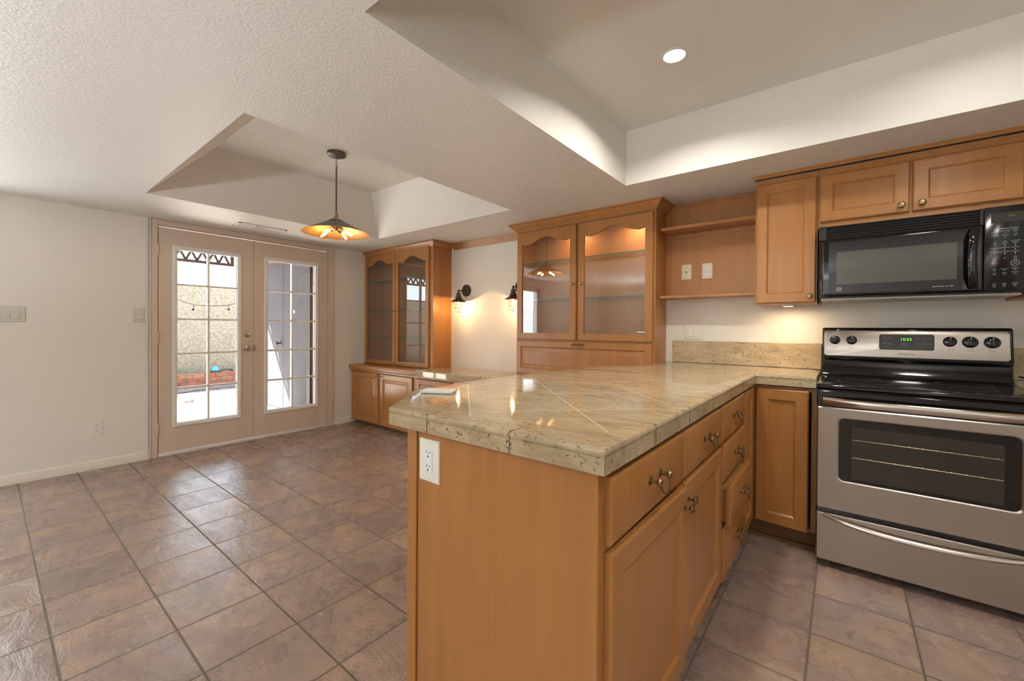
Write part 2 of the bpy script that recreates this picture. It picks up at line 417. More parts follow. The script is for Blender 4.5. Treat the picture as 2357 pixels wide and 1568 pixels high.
# left wall with door opening and patio slider opening
dy0, dy1, dz1 = .966, 2.545, 2.085
sy0, sy1, sz1 = -.84, -.12, 1.96
w = MB()
def lw(y0, y1, z0, z1): w.box(XW-.15, XW, y0, y1, z0, z1)
lw(YF, sy0, 0, 2.6); lw(sy0, sy1, sz1, 2.6); lw(sy1, dy0, 0, 2.6); lw(dy0, dy1, dz1, 2.6); lw(dy1, YB+.15, 0, 2.6)
struct(w.build('wall_left', WALL))
struct(MB().box(XW, XR, YB, YB+.15, 0, 2.6).build('wall_back', WALL))
struct(MB().box(XR, XR+.15, YF, YB, 0, 2.6).build('wall_right', WALL))
struct(MB().box(XW-.15, XR+.15, YF-.15, YF, 0, 2.6).build('wall_front', WALL))
# ceiling with two tray recesses
def ceiling():
    m = MB(); ms = MB()
    k = (-1.143, 1.25, .717, 2.655); d = (-3.935, -2.108, .724, 2.645)
    xs = sorted({XW, d[0], d[1], k[0], k[1], XR}); ys = sorted({YF, k[2], k[3], d[2], d[3], YB})
    for i in range(len(xs)-1):
        for j in range(len(ys)-1):
            cx, cy = (xs[i]+xs[i+1])/2, (ys[j]+ys[j+1])/2
            if any(t[0] < cx < t[1] and t[2] < cy < t[3] for t in (k, d)): continue
            m.add([(xs[i], ys[j], ZC), (xs[i], ys[j+1], ZC), (xs[i+1], ys[j+1], ZC), (xs[i+1], ys[j], ZC)], [(0, 1, 2, 3)])
    m.mi = 1
    for t, (ia, ib, ic, id_) in ((k, (.008,)*4), (d, (.31, .31, .335, .295))):
        lo = [(t[0], t[2], ZC), (t[1], t[2], ZC), (t[1], t[3], ZC), (t[0], t[3], ZC)]
        hi = [(t[0]+ia, t[2]+ic, ZT), (t[1]-ib, t[2]+ic, ZT), (t[1]-ib, t[3]-id_, ZT), (t[0]+ia, t[3]-id_, ZT)]
        m.add(lo+hi, [(0, 1, 5, 4), (1, 2, 6, 5), (2, 3, 7, 6), (3, 0, 4, 7), (4, 5, 6, 7)])
    m.mi = 0
    m.box(XW-.15, XR+.15, YF-.15, YB+.15, 2.6, 2.75)
    o = m.build('ceiling', [CEIL, TRAYM]); return o
struct(ceiling())
# baseboards
bp = [(0, 0), (.013, 0), (.013, .045), (.010, .052), (.010, .062), (.005, .070), (0, .072)]
bb = MB(); bb.sweep(bp, [(XW, .905), (XW, sy1+.02)][::-1][::-1][::-1]); 
def baseb(name, a, b):
    m = MB(); m.sweep([(o, z) for o, z in bp], [a, b]); return struct(m.build(name, BASEP))
baseb('baseboard_left', (XW, sy1+.07), (XW, .905)); baseb('baseboard_left', (XW, 2.61), (XW, 2.835))
baseb('baseboard_front', (XR, YF), (XW, YF)); baseb('baseboard_left', (XW, YF), (XW, sy0-.07))
# door casing (trim)
def casing(name, y0, y1, z1, wd=.06):
    m = MB()
    a, b = y0-wd, y1+wd
    for (p, q, r, s) in ((a, y0, 0, z1+wd-.012), (y1, b, 0, z1+wd-.012), (y0, y1, z1, z1+wd-.012)):
        m.box(XW, XW+.014, p, q, r, s)
    m.box(XW, XW+.019, a, a+.016, 0, z1+wd-.012); m.box(XW, XW+.019, b-.016, b, 0, z1+wd-.012)
    # jambs
    m.box(XW-.15, XW, y0-.001, y0+.006, 0, z1); m.box(XW-.15, XW, y1-.006, y1+.001, 0, z1); m.box(XW-.15, XW, y0, y1, z1-.006, z1)
    o = m.build(name, DOORP, bev=.002); return struct(o)
casing('trim_1', dy0, dy1, dz1)
struct(MB().box(XW-.14, XW+.012, dy0+.006, dy1-.006, 0, .022).build('trim_2', BASEP, bev=.003))   # door threshold

# ------------------------------------------------------------------ french doors
def french(name, ya, yb, hinge_y, knob_y):
    T = TR(XW+.006, ya, .03, PI/2)  # local x -> world +Y ; local -y -> world +X (face)
    W, Hh = yb-ya, 2.040
    root = thing(name, None, None, (XW-.02, (ya+yb)/2, .03), kind='structure')
    gx0, gx1, gz0, gz1 = .125, W-.135, .245, 1.865
    m = MB(T)
    m.box(0, gx0, 0, .042, 0, Hh); m.box(gx1, W, 0, .042, 0, Hh); m.box(gx0, gx1, 0, .042, 0, gz0); m.box(gx0, gx1, 0, .042, gz1, Hh)
    m.build('door_leaf', DOORP, root, bev=.0015)
    fr = MB(T)
    ring = lambda i, y: [(gx0-i, y, gz0-i), (gx1+i, y, gz0-i), (gx1+i, y, gz1+i), (gx0-i, y, gz1+i)]
    fr.loft([ring(.026, 0), ring(.026, -.006), ring(.018, -.011), ring(.006, -.011), ring(-.012, -.002), ring(-.012, .014)], False, False)
    fr.loft([ring(.026, .042), ring(.020, .050), ring(-.012, .044), ring(-.012, .028)], False, False)
    ix0, ix1, iz0, iz1 = gx0+.012, gx1-.012, gz0+.012, gz1-.012
    mx = (ix0+ix1)/2
    for y0_, y1_ in ((.002, .018), (.024, .040)):
        fr.box(mx-.009, mx+.009, y0_, y1_, iz0, iz1)
        for k in range(1, 5):
            zz = iz0+(iz1-iz0)*k/5; fr.box(ix0, ix1, y0_+.0005, y1_-.0005, zz-.009, zz+.009)
    lf = fr.build('lite_frame', WHITEP, root, bev=.002)
    sc = MB(T)
    for k in range(6):
        zz = gz0+(gz1-gz0)*k/5
        for xx in (gx0-.012, gx1+.012): sc.lathe([(.003, -.0108), (.003, -.0122), (.001, -.0124)], (xx, 0, zz), 'y', 8)
    sc.build('screw_cap', NICKEL, lf)
    MB(T).box(ix0-.004, ix1+.004, .019, .023, iz0-.004, iz1+.004).build('glass_pane', GLASS, root)
    for hz in (.23, 1.05, 1.83):
        hm = MB()
        for q in range(3): hm.lathe([(.0065, -.045+q*.031), (.0065, -.018+q*.031)], (XW+.017, hinge_y, hz+.03), 'z', 10)
        hm.lathe([(.004, -.05), (.004, .052)], (XW+.017, hinge_y, hz+.03), 'z', 8)
        hm.build('hinge', DOORP, root)
    return root
dmid = 1.7435
r1 = french('door_1', .972, dmid-.0015, .967, 1.683)
MB().lathe([(.030, XW+.006), (.030, XW+.012), (.013, XW+.016), (.013, XW+.036), (.027, XW+.044), (.029, XW+.056), (.022, XW+.064), (.004, XW+.066)], (0, 1.685, .960), 'x', 20).build('knob', NICKEL, r1)
MB().lathe([(.030, XW+.006), (.030, XW+.012), (.022, XW+.022), (.009, XW+.024), (.009, XW+.030), (.001, XW+.031)], (0, 1.685, 1.099), 'x', 20).build('deadbolt', NICKEL, r1)
r2 = french('door_2', dmid+.0015, 2.539, 2.545, 0)
MB().box(XW+.006, XW+.010, 1.748, 1.760, .93, .99).build('strike_plate', NICKEL, r2)
# patio slider left of the frame (seen in the cabinet glass)
sl = thing('window_1', None, None, (XW-.07, (sy0+sy1)/2, 0), kind='structure')
m = MB()
for (a, b) in ((sy0, sy0+.05), (sy1-.05, sy1)): m.box(XW-.11, XW-.03, a, b, .03, sz1)
m.box(XW-.11, XW-.03, sy0, sy1, 0, .05); m.box(XW-.11, XW-.03, sy0, sy1, sz1-.05, sz1)
m.build('window_frame', WHITEP, sl, bev=.003)
MB().box(XW-.075, XW-.069, sy0+.04, sy1-.04, .05, sz1-.05).build('glass_pane', GLASS, sl)
casing('trim_3', sy0, sy1, sz1)

# ------------------------------------------------------------------ wall plates
def plate_base(T, w, h, mt, root): 
    return MB(T).loft([rect(w, h, 0, 0), rect(w, h, 0, -.003), rect(w, h, .003, -.006), rect(w, h, .006, -.0065)]).build('cover_plate', mt, root)
def screws(m, pts):
    for x, z in pts: m.lathe([(.003, -.006), (.003, -.0075), (.001, -.008)], (x, 0, z), 'y', 8)
def outlet(T, name, label, w=.075, h=.118, mt=None, round_=False):
    mt = mt or PLATE; o = T @ Vector((w/2, 0, h/2))
    root = thing(name, label, 'outlet', tuple(o)); plate_base(T, w, h, mt, root)
    fm = MB(T)
    if round_:
        for dz in (.020, -.020):
            fm.lathe([(.0165, -.006), (.0165, -.009), (.015, -.0095)], (w/2, 0, h/2+dz), 'y', 20)
    else: fm.box(w/2-.017, w/2+.017, -.0085, -.005, h/2-.033, h/2+.033)
    screws(fm, [(w/2, .012), (w/2, h-.012)])
    f = fm.build('receptacle', WHITEP if mt is PLATE or round_ else mt, root, bev=.001)
    y = -.0098 if round_ else -.0089
    for dz in (.020, -.020):
        MB(T).box(w/2-.0075, w/2-.0055, y, y+.002, h/2+dz+.002, h/2+dz+.010).build('slot', DARKHOLE, f)
        MB(T).box(w/2+.0045, w/2+.0065, y, y+.002, h/2+dz+.003, h/2+dz+.009).build('slot', DARKHOLE, f)
        MB(T).lathe([(.003, y+.002), (.003, y)], (w/2-.0005, 0, h/2+dz-.006), 'y', 10).build('ground_hole', DARKHOLE, f)
    return root
def switch(T, label, n, w, h=.118, mt=None, name='light_switch'):
    mt = mt or SWPLATE
    root = thing(name, label, 'light switch', tuple(T @ Vector((w/2, 0, h/2)))); plate_base(T, w, h, mt, root)
    for k in range(n):
        cx = w/2 + (k-(n-1)/2)*.046
        MB(T).loft([rect(.033, .066, 0, 0)] and [[(cx-.0165, -.005, h/2-.033), (cx+.0165, -.005, h/2-.033), (cx+.0165, -.005, h/2+.033), (cx-.0165, -.005, h/2+.033)],
            [(cx-.0165, -.012, h/2-.033), (cx+.0165, -.012, h/2-.033), (cx+.0165, -.0075, h/2+.033), (cx-.0165, -.0075, h/2+.033)]]).build('rocker', mt, root, bev=.001)
    return root
TL = lambda y, z: TR(XW, y, z, PI/2)
switch(TL(.012, 1.204), 'wide cream three-rocker light switch plate at the left edge of the photo', 3, .185)
switch(TL(.800, 1.212), 'small cream single-rocker switch plate just left of the double doors', 1, .079)
outlet(TL(.541, .277), 'wall_outlet', 'white outlet low on the wall left of the double doors')
outlet(TL(2.752, .280), 'wall_outlet', 'white outlet low on the wall between door casing and corner cabinet', .078, .122)

# ceiling vent
v = thing('ceiling_vent', 'white rectangular three-section air vent in the ceiling above the double doors', 'vent', (-4.40, 1.655, ZC))
m = MB(); X0, X1, Y0, Y1 = -4.495, -4.312, 1.445, 1.865
for b in ((X0, X1, Y0, Y0+.022), (X0, X1, Y1-.022, Y1), (X0, X0+.026, Y0, Y1), (X1-.026, X1, Y0, Y1)): m.box(*b, ZC-.008, ZC)
yy = [Y0+.022, Y0+.148, Y0+.160, Y0+.262, Y0+.274, Y1-.022]
m.box(X0, X1, yy[1], yy[2], ZC-.008, ZC); m.box(X0, X1, yy[3], yy[4], ZC-.008, ZC)
m.build('frame', WHITEP, v, bev=.002)
MB().box(X0+.02, X1-.02, Y0+.02, Y1-.02, ZC-.0025, ZC-.001).build('duct_opening', VENTD, v)
for k in range(3):
    s = MB(); a, b = yy[2*k], yy[2*k+1]
    if k == 1:
        for i in range(8): x = X0+.03+i*.0165; s.box(x, x+.006, a, b, ZC-.007, ZC-.002)
    else:
        for i in range(9): y = a+.004+i*(b-a-.006)/9; s.box(X0+.026, X1-.026, y, y+.006, ZC-.007, ZC-.002)
    s.build('louver', WHITEP, v)

# recessed lamp
rl = thing('recessed_light', 'bright round recessed light in the tray ceiling above the kitchen', 'ceiling light', (-.643, 2.05, ZT))
MB().lathe([(.060, ZT), (.060, ZT-.004), (.052, ZT-.006), (.048, ZT-.004), (.048, ZT)], (-.643, 2.05, 0), 'z', 32, False, False).build('trim_ring', WHITEP, rl)
MB().lathe([(.049, ZT-.001), (.048, ZT-.004), (.030, ZT-.008), (.004, ZT-.009)], (-.643, 2.05, 0), 'z', 32).build('lens', LAMPE, rl)

# ------------------------------------------------------------------ pendant
PX, PY = -3.0, 1.65; PZ = 1.888
pr = thing('pendant_light', 'grey metal pendant lamp with wide flared shade and bare bulbs in the dining tray ceiling', 'pendant lamp', (PX, PY, ZT))
MB().lathe([(.004, ZT), (.066, ZT), (.068, ZT-.006), (.066, ZT-.020), (.058, ZT-.024), (.014, ZT-.026), (.012, ZT-.034), (.004, ZT-.036)], (PX, PY, 0), 'z', 32).build('canopy', PENDM, pr)
ch = MB(); z = ZT-.040
for k, (rr_, hh) in enumerate(((.008, .016), (.005, .012), (.008, .009))):
    pts = [(PX+(rr_*math.cos(a) if k % 2 == 0 else 0), PY+(0 if k % 2 == 0 else rr_*math.cos(a)), z-hh+hh*math.sin(a)) for a in [2*PI*q/12 for q in range(13)]]
    ch.tube(pts, .0018, 6, False); z -= 2*hh-.004
ch.build('chain', PENDM, pr)
MB().lathe([(.0065, z), (.0065, PZ+.165)], (PX, PY, 0), 'z', 12).build('rod', PENDM, pr)
MB().lathe([(.006, .165), (.008, .150), (.014, .143), (.016, .135), (.013, .128), (.017, .122), (.018, .100), (.016, .096)], (PX, PY, PZ), 'z', 20).build('brass_socket', BRASSB, pr)
sh = MB()
outp = [(.016, .102), (.042, .099), (.044, .090), (.066, .086), (.070, .078), (.085, .074), (.150, .040), (.225, .006), (.242, 0.0)]
inp = [(.240, -.002), (.223, .002), (.148, .035), (.084, .069), (.060, .078), (.004, .082)]
sh.lathe(outp, (PX, PY, PZ), 'z', 48, True, False); sh.mi = 1; sh.lathe([outp[-1]]+inp, (PX, PY, PZ), 'z', 48, False, True)
sh.build('lamp_shade', [PENDM, COPPER], pr, sharp=40)
MB().lathe([(.010, .083), (.012, .045), (.020, .040), (.020, .030), (.006, .022)], (PX, PY, PZ), 'z', 16).build('bulb_cluster', BRONZE, pr)
def bulb(parent, base, d, R=.030, L=.10, light=True, mtE=BULBE, energy=2.2, socket=True):
    d = Vector(d).normalized(); q = d.to_track_quat('Z', 'Y').to_matrix().to_4x4(); T = Matrix.Translation(base) @ q
    if socket: MB(T).lathe([(.006, -.01), (.014, 0), (.016, .004), (.016, .034), (.013, .038)], (0, 0, 0), 'z', 16).build('socket', BRONZE, parent)
    z0 = .034 if socket else 0
    b = MB(T).lathe([(.010, z0), (.013, z0+.010), (R*.75, z0+L*.38), (R, z0+L*.62), (R*.92, z0+L*.80), (R*.55, z0+L*.95), (.003, z0+L)], (0, 0, 0), 'z', 20).build('bulb', BULBG, parent)
    f = MB(T)
    for k in range(4):
        a = PI/2*k; f.tube([(.004*math.cos(a), .004*math.sin(a), z0+L*.22), (.009*math.cos(a), .009*math.sin(a), z0+L*.5), (.005*math.cos(a), .005*math.sin(a), z0+L*.78)], .0016, 5)
    f.build('filament', mtE, b)
    if light: point('bulb_light', T @ Vector((0, 0, z0+L*.5)), .012, energy, (1, .70, .38))
for k in range(4):
    a = .45+k*PI/2; dv = Vector((math.cos(a), math.sin(a), -.55))
    bulb(pr, Vector((PX, PY, PZ+.038))+Vector((math.cos(a)*.025, math.sin(a)*.025, 0)), dv, .031, .105)

# ------------------------------------------------------------------ wall sconces
def sconce(x, label):
    r = thing('wall_sconce', label, 'wall lamp', (x, YB, 1.593), 'caged wall sconces above the desk counter')
    MB().lathe([(.066, YB), (.066, YB-.012), (.060, YB-.018), (.012, YB-.020), (.010, YB-.026)], (x, 0, 1.593), 'y', 28).build('backplate', BRONZE, r)
    hy = YB-.125
    MB().tube([(x, YB-.018, 1.590), (x, YB-.075, 1.588), (x, hy-.008, 1.585), (x, hy, 1.575), (x, hy, 1.545)], .006, 8).lathe([(.004, .016), (.011, .008), (.011, -.008), (.004, -.016)], (x, hy, 1.580), 'z', 12).build('arm', BRONZE, r)
    z = 1.470
    MB().lathe([(.006, .096), (.016, .092), (.024, .082), (.024, .060), (.027, .056), (.027, .052), (.030, .048), (.036, .044), (.036, .034), (.031, .030), (.036, .022), (.060, .010), (.082, -.006), (.083, -.010), (.080, -.011), (.058, .004), (.030, .018), (.004, .020)], (x, hy, z), 'z', 28).build('lamp_shade', BRONZE, r)
    cg = MB()
    for k in range(2):
        a = k*PI/2+.75; ca, sa = math.cos(a), math.sin(a); pts = [(x+ca*.040, hy+sa*.040, z+.005), (x+ca*.040, hy+sa*.040, z-.075)]
        for q in range(1, 12): t = PI*q/12; pts.append((x+ca*.040*math.cos(t), hy+sa*.040*math.cos(t), z-.075-.050*math.sin(t)))
        pts += [(x-ca*.040, hy-sa*.040, z-.075), (x-ca*.040, hy-sa*.040, z+.005)]
        cg.tube(pts, .0022, 6)
    for zz in (-.035, -.072):
        cg.tube([(x+.050*math.cos(2*PI*q/24), hy+.050*math.sin(2*PI*q/24), z+zz) for q in range(25)], .0018, 6, False)
    cg.build('wire_cage', BRONZE, r)
    bulb(r, (x, hy, z+.012), (0, 0, -1), .026, .10, True, BULBS, 7.5, False)
sconce(-3.268, 'dark bronze caged wall sconce nearest the corner hutch, its round backplate fully in view')
sconce(-2.515, 'dark bronze caged wall sconce half hidden behind the large kitchen hutch')

# ================================================================== KITCHEN BASE CABINETS
XFp, FRM = -.388, -.407         # peninsula door faces / frame plane (looking +X)
def TP(y, z, x=XFp): return TR(x, y, z, PI/2)
# double-door unit
pc = thing('base_cabinet', 'maple peninsula cabinet nearest the camera, two drawers over two doors and a plain end panel', 'cabinet', (-.72, 1.37, 0))
MB().box(-1.030, FRM, .830, 1.918, .10, .868).build('cabinet_body', MAPLE, pc)
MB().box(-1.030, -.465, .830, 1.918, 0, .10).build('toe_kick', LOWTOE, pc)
m = MB(); m.box(-1.002, FRM, .814, .830, 0, .874); m.build('end_panel', MAPLE, pc, bev=.001)
m = MB(); m.box(-1.046, -1.004, .808, .832, 0, .874); m.box(-1.046, -1.032, .832, 2.70, 0, .874); m.build('corner_post', MAPLE, pc, bev=.002)
for (ya, yb) in ((.846, 1.372), (1.386, 1.912)):
    T = TP(ya, .703); d = slab_front(T, yb-ya, .153).build('drawer', MAPLE, pc); add_bail(d, T, (yb-ya)/2, .085)
T = TP(.846, .125) @ Matrix.Rotation(math.radians(-1.2), 4, 'Z'); d = panel_door(T, .526, .562, .060).build('door', MAPLE, pc); add_knob(d, T, .526-.030, .562-.055)
T = TP(1.386, .125); d = panel_door(T, .526, .562, .060).build('door', MAPLE, pc); add_knob(d, T, .030, .562-.055)
# drawer stack
dc = thing('drawer_cabinet', 'maple four-drawer stack cabinet between the double-door cabinet and the inside corner', 'cabinet', (-.72, 2.17, 0))
MB().box(-1.030, FRM, 1.920, 2.425, .10, .868).build('cabinet_body', MAPLE, dc)
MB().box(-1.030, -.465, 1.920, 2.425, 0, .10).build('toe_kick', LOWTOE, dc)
for (za, zb, out) in ((.703, .856, 0), (.537, .692, .004), (.355, .522, .030), (.112, .342, .006)):
    T = TP(1.928, za, XFp+out); d = slab_front(T, .478, zb-za).build('drawer', MAPLE, dc); add_bail(d, T, .239, (zb-za)/2+.01)
    if out > .01: MB().box(FRM-.3, XFp+out-.018, 1.945, 2.39, za+.01, zb-.02).build('drawer_box', BACKW, d)
# corner unit with filler door, and door left of range
cc = thing('corner_base_cabinet', 'maple corner base cabinet left of the range with one tall door standing slightly ajar', 'cabinet', (-.6, 2.95, 0))
m = MB(); m.box(-1.030, FRM, 2.427, 3.30, .10, .868); m.box(FRM, -.385, 2.738, 3.28, .10, .868); m.box(-.126, -.104, 2.738, 3.28, .10, .868); m.box(-.385, -.126, 2.738, 3.28, .10, .118); m.box(-.385, -.126, 2.738, 3.28, .846, .868); m.box(FRM, -.104, 3.28, 3.297, .10, .868); m.build('cabinet_body', MAPLE, cc)
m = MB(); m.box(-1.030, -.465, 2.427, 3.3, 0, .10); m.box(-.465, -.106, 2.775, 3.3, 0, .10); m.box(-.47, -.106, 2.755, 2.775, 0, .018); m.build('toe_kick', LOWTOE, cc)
T = TP(2.436, .112); panel_door(T, .262, .744, .055).build('door', MAPLE, cc)
T = TR(-.384, 2.716, .105) @ Matrix.Rotation(math.radians(-4.5), 4, 'Z'); panel_door(T, .248, .750, .058).build('door', MAPLE, cc)
outlet(TR(-.990, .814, .728), 'peninsula_outlet', 'white outlet on the end panel of the peninsula under the granite counter', .086, .124)

# kitchen counter: outline polygon (tiled granite)
pol = [(-.38, .79), (-.38, 2.70), (-.104, 2.70), (-.104, 3.298), (-1.085, 3.298), (-1.085, 2.80)]
pol += [(-1.10, 2.755), (-1.14, 2.715), (-1.20, 2.675), (-1.255, 2.60), (-1.29, 2.48), (-1.305, 2.30), (-1.335, 2.05), (-1.36, 1.80), (-1.385, 1.113), (-1.117, .79)]
ct = thing('kitchen_counter', 'beige speckled granite tile counter running over the peninsula to the range', 'counter', (-.75, 2.0, .868))
def inset(P, d):
    n = len(P); out = []
    for i in range(n):
        a, b, c = Vector(P[i-1]), Vector(P[i]), Vector(P[(i+1) % n])
        e1, e2 = (b-a).normalized(), (c-b).normalized(); n1, n2 = Vector((-e1.y, e1.x)), Vector((-e2.y, e2.x))
        mm = (n1+n2).normalized(); out.append(tuple(b + mm*d/max(.4, mm.dot(n1))))
    return out
def ringz(P, z): return [(x, y, z) for x, y in P]
m = MB()
P = pol
tw = .062
rings = [ringz(inset(P, .001), .876), ringz(inset(P, .001), .9125), ringz(inset(P, .0035), .9135), ringz(inset(P, .0035), .9148), ringz(inset(P, .001), .9158), ringz(P, .919), ringz(P, .9225), ringz(inset(P, .0012), .9265), ringz(inset(P, .004), .9293), ringz(inset(P, .008), .9303), ringz(inset(P, tw), .9305)]
m.loft(rings, True, False)
m.build('edge_trim', GRAN, ct, sharp=30)
m = MB(); Q = inset(P, tw); m.loft([ringz(Q, .905), ringz(Q, .9303)], False, True); m.build('tiled_top', GRTOP, ct)
GROUT = mat('grout_dark', (.16, .125, .08), .7)
for x in (-.935, -.631): jm = MB(); jm.box(x-.001, x+.001, .7893, .7903, .877, .920); jm.box(x-.001, x+.001, .7903, .79+tw, .9200, .9309); jm.build('grout_joint', GROUT, ct)
for y in (1.09, 1.40, 1.71, 2.02, 2.33, 2.64): jm = MB(); jm.box(-.3803, -.3793, y-.001, y+.001, .877, .920); jm.box(-.38-tw, -.3803, y-.001, y+.001, .9200, .9309); jm.build('grout_joint', GROUT, ct)
MB().box(-.380-.0004, -.3790, .7892, .7906, .877, .921).build('grout_joint', GROUT, ct)
bs = MB(); bs.box(-1.03, -.104, 3.298, YB, .930, 1.094); tag(bs.build('backsplash', GRAN, None, (-.6, 3.31, .93), bev=.003), 'beige granite backsplash strip on the wall left of the range', 'backsplash')
# counter and splash right of the range
cr = thing('side_counter', 'piece of granite counter right of the range at the right edge', 'counter', (1.1, 3.0, .868))
m = MB(); P2 = [(.668, 2.70), (1.75, 2.70), (1.75, 3.298), (.668, 3.298)]
m.loft([ringz(P2, .876), ringz(P2, .919), ringz(inset(P2, .007), .9295), ringz(inset(P2, tw), .9305)], True, True); m.build('tiled_top', GRAN, cr, sharp=30)
tag(MB().box(.668, 1.75, 3.298, YB, .930, 1.094).build('backsplash', GRAN, None, (1.2, 3.31, .93), bev=.003), 'beige granite backsplash strip on the wall right of the range', 'backsplash')
bc = thing('base_cabinet', 'maple base cabinet right of the range under the side counter', 'cabinet', (1.2, 3.0, 0))
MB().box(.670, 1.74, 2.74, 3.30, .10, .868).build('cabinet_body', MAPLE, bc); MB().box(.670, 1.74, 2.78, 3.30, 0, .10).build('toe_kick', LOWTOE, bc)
for x in (.69, 1.215): T = TR(x, 2.72, .112); d = panel_door(T, .51, .744).build('door', MAPLE, bc); add_knob(d, T, .48 if x < 1 else .03, .69)
# small white box on the counter and black cord right of range
bx = MB(TR(-1.215, 1.085, .9305, .52)); bx.box(-.062, .062, -.035, .035, .001, .013)
tag(bx.build('plastic_box', CARDM, None, (-1.215, 1.085, .931), bev=.003, segs=3), 'small flat white box lying near the clipped corner of the granite peninsula', 'box')
cd = MB(); cd.tube([(.672, 3.10, .962), (.70, 3.05, .952), (.74, 2.98, .945), (.80, 2.90, .940), (.9, 2.85, .9365), (1.02, 2.84, .9365)], .0055, 8)
tag(cd.build('power_cord', CORDM, None, (.84, 2.95, .93)), 'black cord lying on the granite just right of the range', 'cord')

# ================================================================== WALL CABINETS
UF, UB, UZ0, UZ1 = 3.000, YB, 1.338, 2.112
def crownp(d): return [(0, 0), (.004, 0), (.006, .005), (d*.6, .014), (d*.85, .022), (d, .024), (d, .0305), (0, .0305)]
def wallcab(name, label, x0, x1, z0, doors, sidek=None):
    r = thing(name, label, 'cabinet', ((x0+x1)/2, 3.16, z0))
    MB().box(x0, x1, UF+.020, UB, z0, UZ1).build('cabinet_body', MAPLE, r)
    for (a, b, za, zb, kx, kz) in doors:
        T = TR(a, UF, za); d = panel_door(T, b-a, zb-za, .056).build('door', MAPLE, r); add_knob(d, T, kx, kz, .016)
    return r
u1 = wallcab('wall_cabinet', 'maple single-door upper cabinet left of the microwave', -.436, -.120, UZ0,
       [(-.430, -.126, UZ0+.006, 2.078, .276, .035)])
m = MB(); m.box(-.34, -.20, 3.08, 3.16, UZ0-.006, UZ0); 
pk = MB().lathe([(.034, UZ0), (.034, UZ0-.008), (.028, UZ0-.011)], (-.268, 3.118, 0), 'z', 20).build('puck_light', WHITEP, u1)
MB().lathe([(.026, UZ0-.0105), (.026, UZ0-.012), (.002, UZ0-.0125)], (-.268, 3.118, 0), 'z', 20).build('puck_lens', mat('puck_lens_lit', (1, 1, 1), .5, emis=(1, .75, .4), estr=5), pk)
area('puck_lamp_light', (-.268, 3.118, UZ0-.016), .04, 1.6, (1, .75, .45))
u2 = wallcab('over_range_cabinet', 'short two-door maple upper cabinet above the microwave', -.118, .664, 1.768,
       [(-.110, .268, 1.803, 2.070, .345, .036), (.280, .658, 1.803, 2.070, .033, .036)])
u3 = wallcab('wall_cabinet', 'maple upper cabinet right of the microwave at the right edge', .666, 1.74, UZ0,
       [(.674, 1.195, UZ0+.006, 2.078, .03, .035), (1.21, 1.732, UZ0+.006, 2.078, .49, .035)])
m = MB(); m.sweep([(o, z+UZ1+.004) for o, z in crownp(.022)], [(-.437, UB), (-.437, UF+.004), (1.74, UF+.004)])
o = m.build('cabinet_crown', MAPLE); struct(o); o.name = 'trim_4'

# nook with open shelves
nk = thing('open_shelf_unit', 'open maple shelf nook between the kitchen hutch and the upper cabinet', 'shelf', (-.76, 3.2, 1.40))
m = MB(); m.box(-1.0855, -.438, 3.304, YB, 1.41, ZC-.002); m.box(-1.066, -.438, 3.298, 3.304, 2.112, ZC-.002); m.box(-1.066, -.438, 3.292, 3.304, 1.872, 1.893); m.box(-1.062, -1.048, 3.296, 3.304, 1.43, 2.1); m.build('back_panel', MAPLE, nk)
MB().box(-1.066, -.438, 3.12, 3.304, 1.906, 1.930).build('shelf', MAPLE, nk, bev=.002)
MB().box(-1.066, -.438, 3.12, 3.318, 1.408, 1.427).build('shelf', MAPLE, nk, bev=.002)
r = outlet(TR(-.822, 3.304, 1.552), 'nook_outlet', 'almond outlet plate on the back of the open shelf nook, right one', .074, .116, ALMOND, True)
jk = thing('cable_plate', 'almond cable jack plate with one small hole on the back of the shelf nook', 'wall plate', (-.93, 3.304, 1.612))
T = TR(-.967, 3.304, 1.554); plate_base(T, .072, .116, ALMOND, jk)
m = MB(T); m.lathe([(.006, -.006), (.006, -.009), (.003, -.0095)], (.036, 0, .058), 'y', 12); m.build('jack', DARKHOLE, jk)
for q in (.014, .102): m = MB(T); screws(m, [(.036, q)]); m.build('screw', ALMOND, jk)
switch(TR(-.948, YB, 1.104), 'white two-rocker switch plate on the wall above the granite backsplash', 2, .134, .116, mat('plate_white_wall', (.78, .74, .67), .4))

# ================================================================== KITCHEN HUTCH
def hutch(root, x0, x1, yf, z0, z1, doors, shelves, crown_path, body_back=YB, side_r=True, cr=.058):
    fy = yf+.019
    m = MB()
    m.box(x0, x0+.018, fy+.018, YB, z0, z1); m.box(x1-.018, x1, fy+.018, YB, z0, z1); m.box(x0+.018, x1-.018, fy+.018, YB, z1-.03, z1-.001)
    m.build('cabinet_body', MAPLE, root)
    MB().box(x0+.018, x1-.018, YB-.012, YB-.0005, z0, z1-.031).build('back_panel', BACKW, root)
    return fy
kh = thing('kitchen_hutch', 'large maple hutch with two arched glass doors and a fold-down panel beside the peninsula', 'cabinet', (-1.73, 3.19, .74))
HX0, HX1, HY = -2.378, -1.086, 3.060
hutch(kh, HX0, HX1, HY, .740, 2.10, None, None, None)
m = MB(); fy = HY+.019
for b in ((HX0, HX0+.03, .74, 2.10), (HX1-.032, HX1, .74, 2.10), (-1.75, -1.722, 1.092, 2.03)): m.box(b[0], b[1], fy+.0005, fy+.0178, b[2], b[3])
for b in ((2.03, 2.10), (1.066, 1.092), (.74, .775)): m.box(HX0+.03, HX1-.032, fy+.0005, fy+.0178, *b)
m.build('face_frame', MAPLE, kh)
m = MB(); m.box(HX0+.0185, HX1-.0185, fy+.0185, YB-.0125, 1.067, 1.091); m.build('cabinet_floor', BACKW, kh)
glass_door(TR(-2.367, HY, 1.082), .620, .972, kh, .592, .470, .058, .062, .052)
